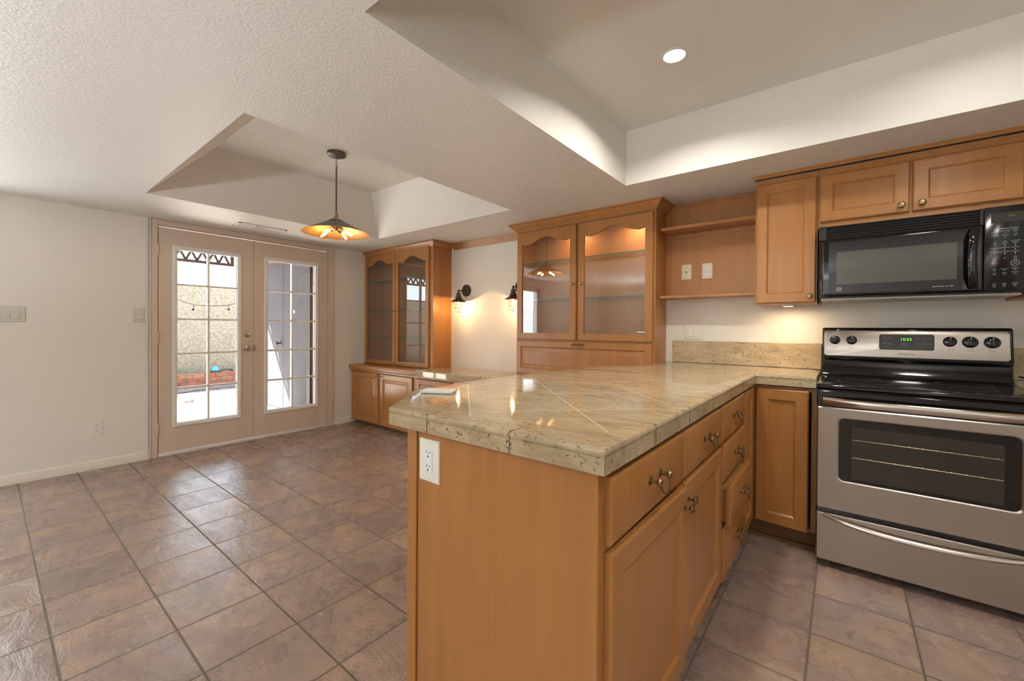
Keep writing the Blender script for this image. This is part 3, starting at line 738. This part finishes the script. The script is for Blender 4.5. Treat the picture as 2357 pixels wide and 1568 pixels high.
glass_door(TR(-1.730, HY, 1.082), .628, .972, kh, .036, .470, .058, .062, .052)
T = TR(-2.370, HY, .768); d = panel_door(T, 1.265, .300, .050, 'raised').build('fold_down_panel', MAPLE, kh)
m = MB(T @ Matrix.Translation((.645, 0, .278)))
m.tube([(-.052, -.004, 0), (-.048, -.018, 0), (-.02, -.026, 0), (.02, -.026, 0), (.048, -.018, 0), (.052, -.004, 0)], [.004, .006, .008, .008, .006, .004], 8).lathe([(.009, 0), (.009, -.005)], (-.055, 0, 0), 'y', 10).lathe([(.009, 0), (.009, -.005)], (.055, 0, 0), 'y', 10)
m.build('pull', BRASS, d)
for z in (1.776, 1.437): MB().box(HX0+.02, HX1-.02, 3.10, YB-.014, z-.004, z+.004).build('glass_shelf', SHELFG, kh); MB().box(HX0+.02, HX1-.02, 3.0985, 3.10, z-.0042, z+.0042).build('shelf_edge', GREENG, kh)
def crown(root, path, z, hgt, out):
    pr_ = [(0, 0), (.007, 0), (.009, .006), (.012, .010), (out*.45, hgt*.38), (out*.78, hgt*.72), (out*.82, hgt*.80), (out, hgt*.84), (out, hgt), (0, hgt)]
    m = MB(); m.sweep([(o, zz+z) for o, zz in pr_], path); return m.build('crown_moulding', MAPLE, root, sharp=25)
crown(kh, [(HX0, YB), (HX0, HY+.016), (HX1, HY+.016), (HX1, YB)], 2.066, .068, .060)
for x in (-1.86, -1.30):
    pk = MB().lathe([(.030, 2.07), (.030, 2.062), (.024, 2.060)], (x, 3.19, 0), 'z', 16).build('puck_light', WHITEP, kh)
    MB().lathe([(.022, 2.0605), (.022, 2.0585), (.002, 2.058)], (x, 3.19, 0), 'z', 16).build('puck_lens', BULBE, pk)
    area('puck_lamp_light', (x, 3.19, 2.052), .03, 1.7, (1, .60, .28))

# ================================================================== DINING SIDE: base cabinets, tops, corner hutch
DF = 2.850
def dbase(x0, x1, label, doors, kz=.565):
    r = thing('buffet_base_cabinet', label, 'cabinet', ((x0+x1)/2, 3.08, 0))
    MB().box(x0, x1, DF+.019, 3.298, .035, .655).build('cabinet_body', MAPLE, r); MB().box(x0+.002, x1, DF+.065, 3.298, 0, .035).build('toe_kick', LOWTOE, r)
    n = len(doors)
    for i, (a, b) in enumerate(doors):
        T = TR(a, DF, .042); d = panel_door(T, b-a, .598, .055, 'raised').build('door', MAPLE, r); add_knob(d, T, (b-a-.03) if i % 2 == 0 else .03, kz, .012)
    return r
dbase(XW+.002, -3.588, 'maple two-door base cabinet in the corner beside the double doors, under the wood top', [(-4.803, -4.245), (-4.205, -3.618)])
dbase(-3.586, -2.420, 'maple two-door base cabinet under the granite desk counter, partly hidden by the peninsula', [(-3.560, -3.012), (-2.975, -2.45)])
dbase(-2.418, -1.25, 'maple base cabinet under the kitchen hutch behind the peninsula', [(-2.40, -1.85), (-1.81, -1.27)])
wt = MB(); wt.loft([[(x, y, z) for x, y in ((XW+.002, f), (-3.502, f), (-3.502, YB), (XW+.002, YB))] for f, z in ((2.838, .655), (2.838, .668), (2.822, .672), (2.818, .682), (2.818, .712), (2.824, .722))])
tag(wt.build('wooden_countertop', MAPLE, None, (-4.15, 3.07, .655)), 'maple wood top on the corner base cabinet, beneath the glass-door hutch', 'countertop')
gd = thing('desk_counter', 'low granite tile counter beneath the wall sconces, lower than the peninsula', 'counter', (-2.5, 3.05, .66))
P3 = [(-3.500, 2.79), (-1.14, 2.79), (-1.14, YB), (-3.500, YB)]
MB().loft([ringz(P3, .678), ringz(P3, .728), ringz(inset(P3, .008), .7385), ringz(inset(P3, .03), .7395)], True, True).build('granite_top', GRAN, gd, sharp=30)
MB().box(-3.498, -1.2, 2.802, YB, .655, .678).build('support_strip', MAPLE, gd)
for x in (-3.19, -2.88, -2.57): jm = MB(); jm.box(x-.001, x+.001, 2.7893, 2.7903, .679, .728); jm.box(x-.001, x+.001, 2.7903, YB-.001, .728, .7399); jm.build('grout_joint', GROUT, gd)

ch_ = thing('corner_hutch', 'maple display hutch with two arched glass doors in the corner beside the sconces', 'cabinet', (-4.15, 3.17, .725))
CX0, CX1, CY = XW+.004, -3.512, 3.030
hutch(ch_, CX0, CX1, CY, .723, 2.10, None, None, None)
m = MB(); fy = CY+.019
for b in ((CX0, CX0+.02, .723, 2.10), (CX1-.055, CX1, .723, 2.10), (-4.172, -4.142, .745, 2.06)): m.box(b[0], b[1], fy+.0005, fy+.0178, b[2], b[3])
for b in ((2.06, 2.10), (.723, .745)): m.box(CX0+.02, CX1-.055, fy+.0005, fy+.0178, *b)
m.build('face_frame', MAPLE, ch_)
MB().box(CX0+.0185, CX1-.0185, fy+.0185, YB-.0125, .7235, .741).build('cabinet_floor', BACKW, ch_)
glass_door(TR(CX0+.008, CY, .730), .632, 1.352, ch_, .604, .640, .050, .075, .060)
glass_door(TR(-4.160, CY, .730), .590, 1.352, ch_, .026, .640, .050, .075, .060)
for z in (1.766, 1.397, 1.061): MB().box(CX0+.02, CX1-.02, 3.075, YB-.014, z-.004, z+.004).build('glass_shelf', SHELFG, ch_); MB().box(CX0+.02, CX1-.02, 3.0735, 3.075, z-.0042, z+.0042).build('shelf_edge', GREENG, ch_)
crown(ch_, [(CX0, CY+.016), (CX1, CY+.016), (CX1, YB)], 2.074, .060, .046)
# maple strip on the wall at the ceiling between the hutches
struct(MB().sweep([(0, 2.062), (.010, 2.062), (.014, 2.075), (.030, 2.120), (.034, ZC-.001), (0, ZC-.001)], [(-3.467, YB), (-2.44, YB)]).build('trim_5', MAPLE, sharp=25))

# ================================================================== RANGE
RX0, RX1, RY = -.098, .664, 2.595
rg = thing('range', 'stainless steel electric range with black glass cooktop and oven window', 'stove', (.283, 2.95, 0))
m = MB(); m.box(RX0+.002, RX1-.002, RY+.045, 3.26, .06, .885); m.build('range_body', BLACKG, rg)
MB().box(RX0+.02, RX1-.02, RY+.09, 3.2, 0, .06).build('base', BLACKM, rg)
# drawer
def rr(x0, x1, z0, z1, r, y, n=6):
    pts = []
    for cx, cz, a0 in ((x1-r, z0+r, -PI/2), (x1-r, z1-r, 0), (x0+r, z1-r, PI/2), (x0+r, z0+r, PI)):
        for k in range(n+1): a = a0+PI/2*k/n; pts.append((cx+r*math.cos(a), y, cz+r*math.sin(a)))
    return pts
m = MB(); m.loft([rr(RX0, RX1, .036, .272, .006, RY+.043), rr(RX0, RX1, .036, .272, .006, RY+.006), rr(RX0+.006, RX1-.006, .042, .268, .006, RY)])
dr = m.build('storage_drawer', STEEL, rg)
m = MB(); pts = []; rad = []
for k in range(25):
    t = k/24; u = 2*t-1; pts.append((RX0+.030+t*(.762-.060), RY-.004-.030*(1-abs(u)**3.0), .268-.034*(1-abs(u)**2.2)-.002)); rad.append(.010+.002*(1-u*u))
m.tube(pts, rad, 10); m.build('handle', STEELP, dr)
# oven door
od_ = MB(); wx0, wx1, wz0, wz1 = -.010, .572, .447, .750
outer = lambda y, i=0: rr(RX0+i, RX1-i, .294+i, .800-i, .008, y)
inner = lambda y, i=0: rr(wx0-i, wx1+i, wz0-i, wz1+i, .024, y)
od_.loft([outer(RY+.043), outer(RY+.006), outer(RY, .006), inner(RY, .006), inner(RY+.004, 0), inner(RY+.03, 0)], False, False)
od_.loft([outer(RY+.043), outer(RY+.0435)], True, True)
od = od_.build('oven_door', STEEL, rg, sharp=25)
MB().loft([inner(RY+.012), inner(RY+.0035, .001)], True, True).build('window_border', BLACKG, od)
MB().loft([rr(.038, .526, .463, .713, .004, RY+.006), rr(.038, .526, .463, .713, .004, RY+.0030)]).build('oven_window', OVENG, od)
for z in (.652, .566): 
    wr = MB(); wr.tube([(.040, RY+.0022, z), (.524, RY+.0022, z+.0)], .0011, 5)
    for k in range(11): wr.tube([(.060+k*.045, RY+.0022, z), (.060+k*.045, RY+.0022, z+.003)], .0015, 5)
    wr.build('rack_wire', RACKM, od)
MB().box(RX0, RX1, RY+.004, RY+.043, .800, .880).build('door_top_band', BLACKG, od, bev=.004)
m = MB(); pts = []; rad = []
for k in range(25):
    t = k/24; u = 2*t-1; pts.append((RX0+.024+t*(.762-.048), RY-.006-.052*(1-abs(u)**4), .833)); 
ring = []
rings = []
for p in pts: rings.append([(p[0], p[1]-.010*math.cos(a)*1.0, p[2]+.019*math.sin(a)) for a in [2*PI*q/12 for q in range(12)]])
m.loft(rings); m.build('handle', STEELP, od)
MB().loft([[(x, y, z) for x, y in ((RX0-.004, f), (RX1+.004, f), (RX1+.004, 3.245), (RX0-.004, 3.245))] for f, z in ((RY+.030, .884), (RY+.012, .888), (RY+.006, .896), (RY+.012, .909), (RY+.030, .914))]).build('cooktop_frame', BLACKG, rg, bev=.003)
ck = MB().box(RX0+.020, RX1-.020, RY+.045, 3.10, .9135, .9160).build('glass_cooktop', mat('ceramic_glass', (.012, .012, .013), .10, spec=.5), rg, bev=.001)
ringm = mat('burner_ring_print', (.06, .06, .06), .3)
for (x, y, r) in ((.09, 2.80, .11), (.09, 3.00, .075), (.47, 2.80, .075), (.47, 3.00, .10)):
    MB().lathe([(r, .9161), (r-.002, .9164), (r-.004, .9161)], (x, y, 0), 'z', 40, False, False).build('burner_ring', ringm, ck)
# backguard
m = MB()
prof = [(3.10, .914), (3.125, .922), (3.135, .940), (3.150, 1.004), (3.138, 1.010), (3.134, 1.024), (3.160, 1.188), (3.172, 1.196), (3.262, 1.196), (3.262, .885), (3.10, .885)]
m.loft([[(x, y, z) for y, z in prof] for x in (RX0+.002, RX1-.002)]); m.build('backguard', BLACKG, rg, bev=.006)
# control panel tilted
Tp = TR(0, 3.1335, 1.024) @ Matrix.Rotation(math.atan2(.026, .164)*-1, 4, 'X')
cp_ = MB(Tp); cp_.loft([rr(-.086, .650, .006, .156, .016, 0), rr(-.086, .650, .006, .156, .016, -.003), rr(-.084, .648, .008, .154, .015, -.004)])
cp = cp_.build('control_panel', STEEL, rg, sharp=25)
MB(Tp).loft([rr(.158, .388, .045, .140, .012, -.0035), rr(.158, .388, .045, .140, .012, -.0062)]).build('panel_border', STEELP, cp)
dp = MB(Tp).loft([rr(.162, .384, .049, .136, .010, -.0055), rr(.162, .384, .049, .136, .010, -.0072)]).build('display', DISPL, cp)
def ptext(items, name, mt, par):
    mb = textmb(items); mb.v = [Tp @ v for v in mb.v]; return mb.build(name, mt, par, sharp=180)
ptext([('10:53', .273, -.0076, .108, .021)], 'clock_digits', LCDM, dp)
lab = [('BAKE', .186, -.0075, .116, .0055), ('BROIL', .207, -.0075, .116, .0055), ('CLEAN', .186, -.0075, .085, .0055), ('TIMER', .207, -.0075, .085, .0055), ('ON/OFF', .318, -.0075, .116, .005), ('START', .342, -.0075, .116, .005), ('CLEAR', .364, -.0075, .116, .005),
       ('TIME', .318, -.0075, .085, .005), ('CLOCK', .342, -.0075, .085, .005), ('OVEN', .364, -.0075, .085, .005), ('OVEN ON', .262, -.0075, .088, .0045), ('HOT SURFACE', .266, -.0075, .077, .0045)]
ptext(lab, 'button_labels', TXTW, dp)
bm_ = MB(Tp)
for cx in (.186, .207, .318, .342, .364):
    for cz in (.107, .076):
        for (a, b, c, d) in ((cx-.009, cx+.009, cz-.0065, cz-.006), (cx-.009, cx-.0085, cz-.0065, cz+.004), (cx+.0085, cx+.009, cz-.0065, cz+.004)): bm_.box(a, b, -.0076, -.007, c, d)
bm_.build('button_outline', mat('label_grey', (.22, .22, .21), .5), dp)
ptext([('FRIGIDAIRE', .273, -.0045, .027, .0125)], 'brand_lettering', TXTD, cp)
for i, x in enumerate((-.036, .041, .441, .514, .590)):
    big = 1.0 if i > 1 else .86
    MB(Tp).lathe([(.030*big, -.004), (.030*big, -.0052), (.027*big, -.0055)], (x, 0, .100), 'y', 28, False, True).build('dial_ring', STEELP if i == 2 else TXTD, cp)
    k = MB(Tp).lathe([(.026*big, -.005), (.027*big, -.010), (.025*big, -.014), (.018*big, -.017), (.004, -.018)], (x, 0, .100), 'y', 28).build('knob', BLACKG, cp)
    MB(Tp).box(x-.006*big, x+.006*big, -.032, -.012, .100-.024*big, .100+.024*big).build('knob_grip', BLACKG, k, bev=.003)
    MB(Tp).box(x-.0012, x+.0012, -.0326, -.0318, .100+.010*big, .100+.023*big).build('pointer_mark', TXTW, k)
    tk = MB(Tp)
    for q in range(10):
        a = PI*(-.30)+q*PI*1.6/9; tk.box(x+.036*math.cos(a)-.0007, x+.036*math.cos(a)+.0007, -.0046, -.004, .1+.033*math.sin(a)-.0007, .1+.033*math.sin(a)+.0007)
    for b in ((x-.011, x+.011, .052, .0526), (x-.011, x+.011, .060, .0606), (x-.011, x-.0104, .052, .0606), (x+.0104, x+.011, .052, .0606)): tk.box(b[0], b[1], -.0046, -.004, b[2], b[3])
    dx, dz = ((-.006, .054), (-.006, .058), (0, .058), (.006, .058), (.006, .054))[i]; tk.box(x+dx-.0015, x+dx+.0015, -.0047, -.004, dz-.0005, dz+.0022)
    tk.build('dial_marks', TXTD, cp)

# ================================================================== MICROWAVE
MX0, MX1, MY, MZ0, MZ1, MS = -.110, .656, 2.930, 1.368, 1.762, .518
mw = thing('microwave', 'black over-the-range microwave mounted above the stainless range', 'microwave', (.273, 3.12, 1.355))
MB().box(MX0+.003, MX1-.003, MY+.035, 3.318, 1.360, MZ1).build('microwave_body', BLACKM, mw, bev=.002)
un = MB(); un.box(MX0+.010, MX1-.010, MY+.045, 3.30, 1.350, 1.360); un.box(.02, .16, MY+.10, MY+.30, 1.346, 1.350); un.box(.36, .50, MY+.10, MY+.30, 1.346, 1.350)
un.build('underside_plate', mat('grey_metal_underside', (.38, .35, .31), .4, .5), mw)
# top grille: bars with gaps
g = MB()
g.box(MX0, -.076, MY+.004, MY+.035, 1.684, MZ1); g.box(.506, MS-.001, MY+.004, MY+.035, 1.684, MZ1); g.box(-.076, .506, MY+.020, MY+.035, 1.684, MZ1)
for k in range(6):
    z = 1.6875+k*.0128; g.loft([[(x, y, z+dz) for y, dz in ((MY+.022, -.001), (MY+.004, .0), (MY+.002, .003), (MY+.005, .0068), (MY+.022, .0080))] for x in (-.078, .508)])
g.build('vent_grille', mat('grille_black', (.02, .02, .021), .22), mw)
d_ = MB(); d_.loft([rr(MX0, MS-.001, MZ0, 1.681, .004, MY+.035), rr(MX0, MS-.001, MZ0, 1.681, .004, MY+.012), rr(MX0+.012, MS-.003, MZ0+.004, 1.678, .004, MY+.002), rr(MX0+.022, MS-.010, MZ0+.012, 1.672, .004, MY)])
md = d_.build('door', BLACKG, mw, sharp=60)
MB().box(-.065, .452, MY-.0012, MY+.001, 1.384, 1.668).build('door_glass', BLACKG, md)
MB().box(-.030, .431, MY-.0022, MY, 1.433, 1.612).build('window', GLASSG, md)
ho = MB(); pts = []; 
for k in range(17):
    t = k/16; u = 2*t-1; pts.append((.486-.010*(1-u*u), MY-.004-.034*(1-abs(u)**4), 1.382+t*.285))
rings = [[(p[0]+.016*math.cos(a)*1.0, p[1]+.008*math.sin(a), p[2]) for a in [2*PI*q/12 for q in range(12)]] for p in pts]
ho.loft(rings); ho.build('handle', BLACKG, md, sharp=50)
lg = MB(); lg.lathe([(.0115, MY-.0012), (.0115, MY-.0020), (.0098, MY-.0020), (.0098, MY-.0012)], (-.019, 0, 1.407), 'y', 28, False, False)
lgo = lg.build('logo_ring', TXTW, md)
textmb([('GE', -.019, MY-.0016, 1.407, .0125)]).build('logo_letters', TXTW, md, sharp=180)
textmb([('Spacemaker XL 1400', .384, MY-.0016, 1.401, .0085)]).build('model_lettering', TXTW, md, sharp=180)
p_ = MB(); p_.loft([rr(MS+.001, MX1, MZ0, MZ1, .004, MY+.035), rr(MS+.001, MX1, MZ0, MZ1, .004, MY+.004), rr(MS+.003, MX1-.008, MZ0+.003, MZ1-.003, .004, MY)])
cpn = p_.build('control_panel', MWPANEL, mw, sharp=60)
dsp = MB().box(.540, .640, MY-.0012, MY+.001, 1.686, 1.730).build('display', LCDD, cpn)
textmb([('10:52', .603, MY-.0018, 1.713, .010)]).build('clock_digits', mat('dim_green', (.08, .10, .04), .5, emis=(.3, .5, .15), estr=.25), dsp, sharp=180)
C = (.553, .584, .616); y = MY-.0006; sz = .0050
it = [('CONVENIENCE COOKING', .588, y, 1.656, .0062)]
for row, (z, L) in enumerate(((1.645, ('POPCORN', 'POTATO(ES)', 'REHEAT')), (1.627, ('BEVERAGE', 'SNACKS', 'COOK')))):
    for k in range(3): it.append((L[k], C[k], y, z+(k-1)*.0015, sz))
for z, L in ((1.597, ('TIME', 'TIME', 'AUTO/WEIGHT')), (1.590, ('COOK', 'DEFROST', 'DEFROST')), (1.524, ('POWER', '', 'ADD')), (1.517, ('LEVEL', '', '30 SEC')),
             (1.498, ('CLEAR', '', 'START')), (1.491, ('OFF', '', 'PAUSE')), (1.470, ('TIMER', 'TEMP COOK', 'REMINDER')), (1.452, ('CLOCK', 'DELAY', 'VENT FAN')), (1.402, ('LIGHT', 'NIGHT', 'SURFACE')), (1.395, ('HI/LO', 'LIGHT', 'LIGHT'))):
    for k in range(3):
        if L[k]: it.append((L[k], C[k], y, z+(k-1)*.0012, sz*.9))
for k in range(9): it.append((str(k+1), C[k % 3], y, 1.577-(k//3)*.0185, .010))
it.append(('0', C[1], y, 1.520, .010))
textmb(it).build('keypad_labels', TXTW, cpn, sharp=180)
bl = MB()
for z in (1.638, 1.620, 1.584, 1.510, 1.463, 1.445, 1.388):
    for k in range(3):
        if z == 1.510 and k == 1: continue
        bl.box(C[k]-.004, C[k]+.004, MY-.0006, MY+.0005, z+(k-1)*.0012-.0012, z+(k-1)*.0012+.0012)
bl.build('key_bumps', TXTB, cpn)
kl = MB()
for z in (1.568, 1.549):
    for k in range(3): kl.box(C[k]-.014, C[k]+.014, MY-.0006, MY+.0005, z-.0006, z+.0006)
kl.build('keypad_lines', TXTW, cpn)
MB().lathe([(.0125, MY-.0006), (.0125, MY-.0012), (.0115, MY-.0012), (.0115, MY-.0006)], (C[0], 0, 1.494), 'y', 24, False, False).build('off_key_ring', TXTR, cpn)
MB().lathe([(.0135, MY-.0006), (.0135, MY-.0012), (.0123, MY-.0012), (.0123, MY-.0006)], (C[2], 0, 1.495), 'y', 24, False, False).build('start_key_ring', TXTW, cpn)

# ================================================================== OUTSIDE
GZ = -.10
struct(MB().box(-30, XW-.15, -14, 16, GZ-.2, GZ).build('floor_patio', PATIO))
pv = mat('brown_pavers', (.18, .12, .10), .8)
t = NT(pv); t.l(t.ramp(t.noise(t.pos((1, 3, 1)), 6, 5, .6), [(.35, (.08, .055, .05)), (.65, (.18, .135, .12))]), t.b.inputs['Base Color'])
struct(MB().box(-10.72, -9.55, -6, 9, GZ, GZ+.006).build('trim_paving', pv))
m = MB(); m.box(-11.42, -11.22, -10, 12, GZ, 2.05)
struct(m.build('wall_garden', STUCCO))
bpl = thing('brick_planter', 'low brick planter wall in front of the garden wall outside the left door', 'planter', (-10.85, 1.5, GZ))
MB().box(-10.92, -10.72, -6, 9, GZ, .165).build('planter_wall', BRICK, bpl, bev=.004)
MB().box(-11.20, -10.92, -6, 9, GZ, .120).build('soil', mat('soil', (.09, .06, .04), .95), bpl)
def plant(y, label, n, ln, seed, up=.8):
    rnd = random.Random(seed); r = thing('strap_leaf_plant', label, 'plant', (-10.98, y, .12)); m = MB()
    for k in range(n):
        a = 2*PI*k/n+rnd.uniform(-.3, .3); L = ln*rnd.uniform(.7, 1.1); pts = []
        dx, dy = math.cos(a), math.sin(a); rings = []
        for q in range(8):
            t = q/7; px = -10.98+dx*L*.75*t; py = y+dy*L*.75*t; pz = .12+L*up*(t-.62*t*t); wdt = .016*(1-t)+.002
            rings.append([(px-dy*wdt, py+dx*wdt, pz+.004), (px, py, pz-.002), (px+dy*wdt, py-dx*wdt, pz+.004), (px, py, pz+.001)])
        m.loft(rings)
    m.build('leaves', LEAF, r); return r
plant(2.42, 'green strap-leaf plant in the brick planter at the left edge of the door glass', 13, .42, 3, 1.0)
bb_ = thing('garden_sprinkler', 'blue dome on a black base sitting on the brick planter outside', 'garden tool', (-10.82, 3.16, .165))
MB().lathe([(.075, .165), (.078, .19), (.070, .215)], (-10.82, 3.16, 0), 'z', 20).build('base', BLACKM, bb_)
MB().lathe([(.072, .215), (.066, .25), (.045, .285), (.015, .30), (.002, .302)], (-10.82, 3.16, 0), 'z', 20).build('dome', BLUEP, bb_)
hz = MB(); hz.tube([(-10.8, 3.24, .178), (-10.8, 3.30, .215), (-10.8, 3.36, .225), (-10.8, 3.43, .21), (-10.8, 3.47, .19), (-10.8, 3.51, .178)], .012, 8).tube([(-10.8, 3.44, .205), (-10.8, 3.49, .20)], .022, 8)
tag(hz.build('hose_nozzle', CORDM, None, (-10.8, 3.36, .165)), 'black curved hose nozzle lying on the brick planter beside the blue dome', 'garden tool')
zz = GZ+.020
hs = thing('garden_hose', 'grey garden hose, coiled at the right and trailing left across the patio outside', 'hose', (-9.2, 2.6, GZ))
pts = []
for k in range(75): a = k/74*2*PI*3.1; rr_ = .24+.03*math.sin(a*.7); pts.append((-8.98+rr_*1.55*math.cos(a), 3.0+rr_*math.sin(a), zz+.012*k/74+(.008 if k % 2 else 0)))
pts += [(-9.3, 3.3, zz), (-9.9, 3.6, zz), (-10.1, 3.2, zz), (-9.95, 2.5, zz), (-9.75, 2.15, zz), (-9.5, 2.1, zz), (-9.36, 2.13, zz), (-9.1, 2.2, zz), (-8.82, 2.24, zz), (-8.72, 2.22, zz), (-8.66, 2.16, zz)]
MB().tube(pts, .013, 7).build('hose_tube', HOSEM, hs)
MB().tube([(-8.71, 2.24, zz+.01), (-8.55, 2.13, zz+.01), (-8.44, 2.02, zz+.01)], .024, 8).build('hose_end', HOSEM, hs)
# patio cover with lattice
struct(MB().box(-8.06, XW-.15, -4.0, 2.866, 2.385, 2.50).build('ceiling_patio', ROOFM))
tr = thing('lattice_beam', 'dark brown zigzag lattice beam hanging along the edge of the patio roof', 'trellis', (-8.0, 1.0, 2.385))
m = MB(); m.box(-8.02, -7.98, -4.0, 2.60, 2.180, 2.222); m.box(-8.02, -7.98, -4.0, 2.60, 2.362, 2.385); m.box(-8.02, -7.98, 2.55, 2.60, 2.222, 2.362); m.build('rails', BROWNP, tr)
m = MB(); y = 2.53
while y > -3.9:
    for s in (1, -1):
        a, b = (y-.073*(1-s), y-.073) if s == 1 else (y-.146, y-.073)
        a = y if s == 1 else y-.146; b = y-.073
        m.loft([[(x, a-.017, 2.215), (x, a+.017, 2.215), (x, b+.017, 2.368), (x, b-.017, 2.368)] for x in (-8.012, -7.988)])
    y -= .146
m.build('zigzag_slats', BROWNP, tr)
for y in (-3.9,):
    tag(MB().box(-8.05, -7.95, y, y+.1, GZ, 2.18).build('patio_post', BROWNP, None, (-8, y+.05, GZ)), 'dark brown post carrying the far end of the patio roof', 'post')
sg = thing('string_light', 'dark cable with two hanging bulb sockets strung across the patio', 'string lights', (-8.0, 2.3, 1.51))
pts = [(-8, .55, 2.185), (-8, 1.0, 1.93), (-8, 1.45, 1.71), (-8, 1.828, 1.591), (-8, 2.057, 1.515), (-8, 2.235, 1.508), (-8, 2.40, 1.514), (-8, 2.532, 1.535), (-8, 2.659, 1.580), (-7.95, 2.80, 1.65), (-7.865, 2.93, 1.74)]
MB().tube(pts, .005, 6).build('cable', CORDM, sg)
for y, z in ((2.050, 1.513), (2.532, 1.533)): MB().tube([(-8, y, z), (-8, y-.006, z-.05)], .004, 6).lathe([(.008, 0), (.015, -.008), (.019, -.035), (.017, -.042), (.004, -.045)], (-8, y-.007, z-.045), 'z', 12).build('socket', CORDM, sg)
# storage wall with double doors (parallel to the cabinet wall)
m = MB(); SY = 2.87
m.box(-5.86, XW-.15, SY, SY+.15, GZ, 2.9); m.box(-7.72, -5.86, SY, SY+.15, 2.16, 2.9); m.box(-7.86, -7.72, SY, SY+.15, GZ, 2.9); m.box(-7.86, -7.71, SY+.15, 5.5, GZ, 2.9)
struct(m.build('wall_storage', STUCG))
m = MB(); m.box(-5.95, -5.86, SY-.03, SY+.1, GZ, 2.16); m.box(-7.72, -7.66, SY-.02, SY+.1, GZ, 2.16); m.box(-7.66, -5.95, SY-.02, SY+.1, 2.12, 2.16)
struct(m.build('trim_storage', BROWNP))
MBs = MB(); MBs.box(-6.735, -5.955, SY-.012, SY+.03, GZ+.03, 2.12); struct(MBs.build('door_4', STORD, bev=.002))
d5 = struct(MB().box(-7.655, -6.745, SY-.012, SY+.03, GZ+.03, 2.12).build('door_5', STORD, bev=.002))
MB().lathe([(.03, SY-.012), (.03, SY-.02), (.012, SY-.03), (.012, SY-.05), (.030, SY-.065), (.028, SY-.085), (.01, SY-.09)], (-6.82, 0, .925), 'y', 16).build('knob', BRONZE, d5)
# palm tree beyond the garden wall
pt = thing('palm_tree', 'palm tree beyond the garden wall, its fronds reaching into the top left pane', 'tree', (-13.4, 2.26, GZ))
MB().tube([(-13.4, 2.26, GZ), (-13.42, 2.23, 1.2), (-13.4, 2.26, 2.75)], [.16, .12, .10], 12).build('trunk', TRUNK, pt)
m = MB(); rnd = random.Random(2)
for k in range(20):
    a = 2*PI*k/20+rnd.uniform(-.1, .1); el = rnd.uniform(-.1, .9); L = rnd.uniform(.95, 1.25); c = Vector((-13.4, 2.26, 2.75)); d0 = Vector((math.cos(a)*math.cos(el), math.sin(a)*math.cos(el), math.sin(el)))
    sp = [c+d0*L*t+Vector((0, 0, -.55*t*t*L)) for t in [q/14 for q in range(15)]]
    m.tube(sp, [.010*(1-q/16) for q in range(15)], 5)
    side = Vector((-math.sin(a), math.cos(a), 0))
    for q in range(4, 15):
        for s in (-1, 1):
            p = sp[q]; e = p+side*s*.28*(1-q/20)+d0*.16+Vector((0, 0, -.08))
            w_ = Vector((0, 0, .009)); m.add([p+w_, p-w_, e, p+d0*.02], [(0, 1, 2), (0, 2, 3), (1, 3, 2), (0, 3, 1)])
m.build('fronds', PALM, pt)
for o in bpy.data.objects:
    if '_o' in o: del o['_o']
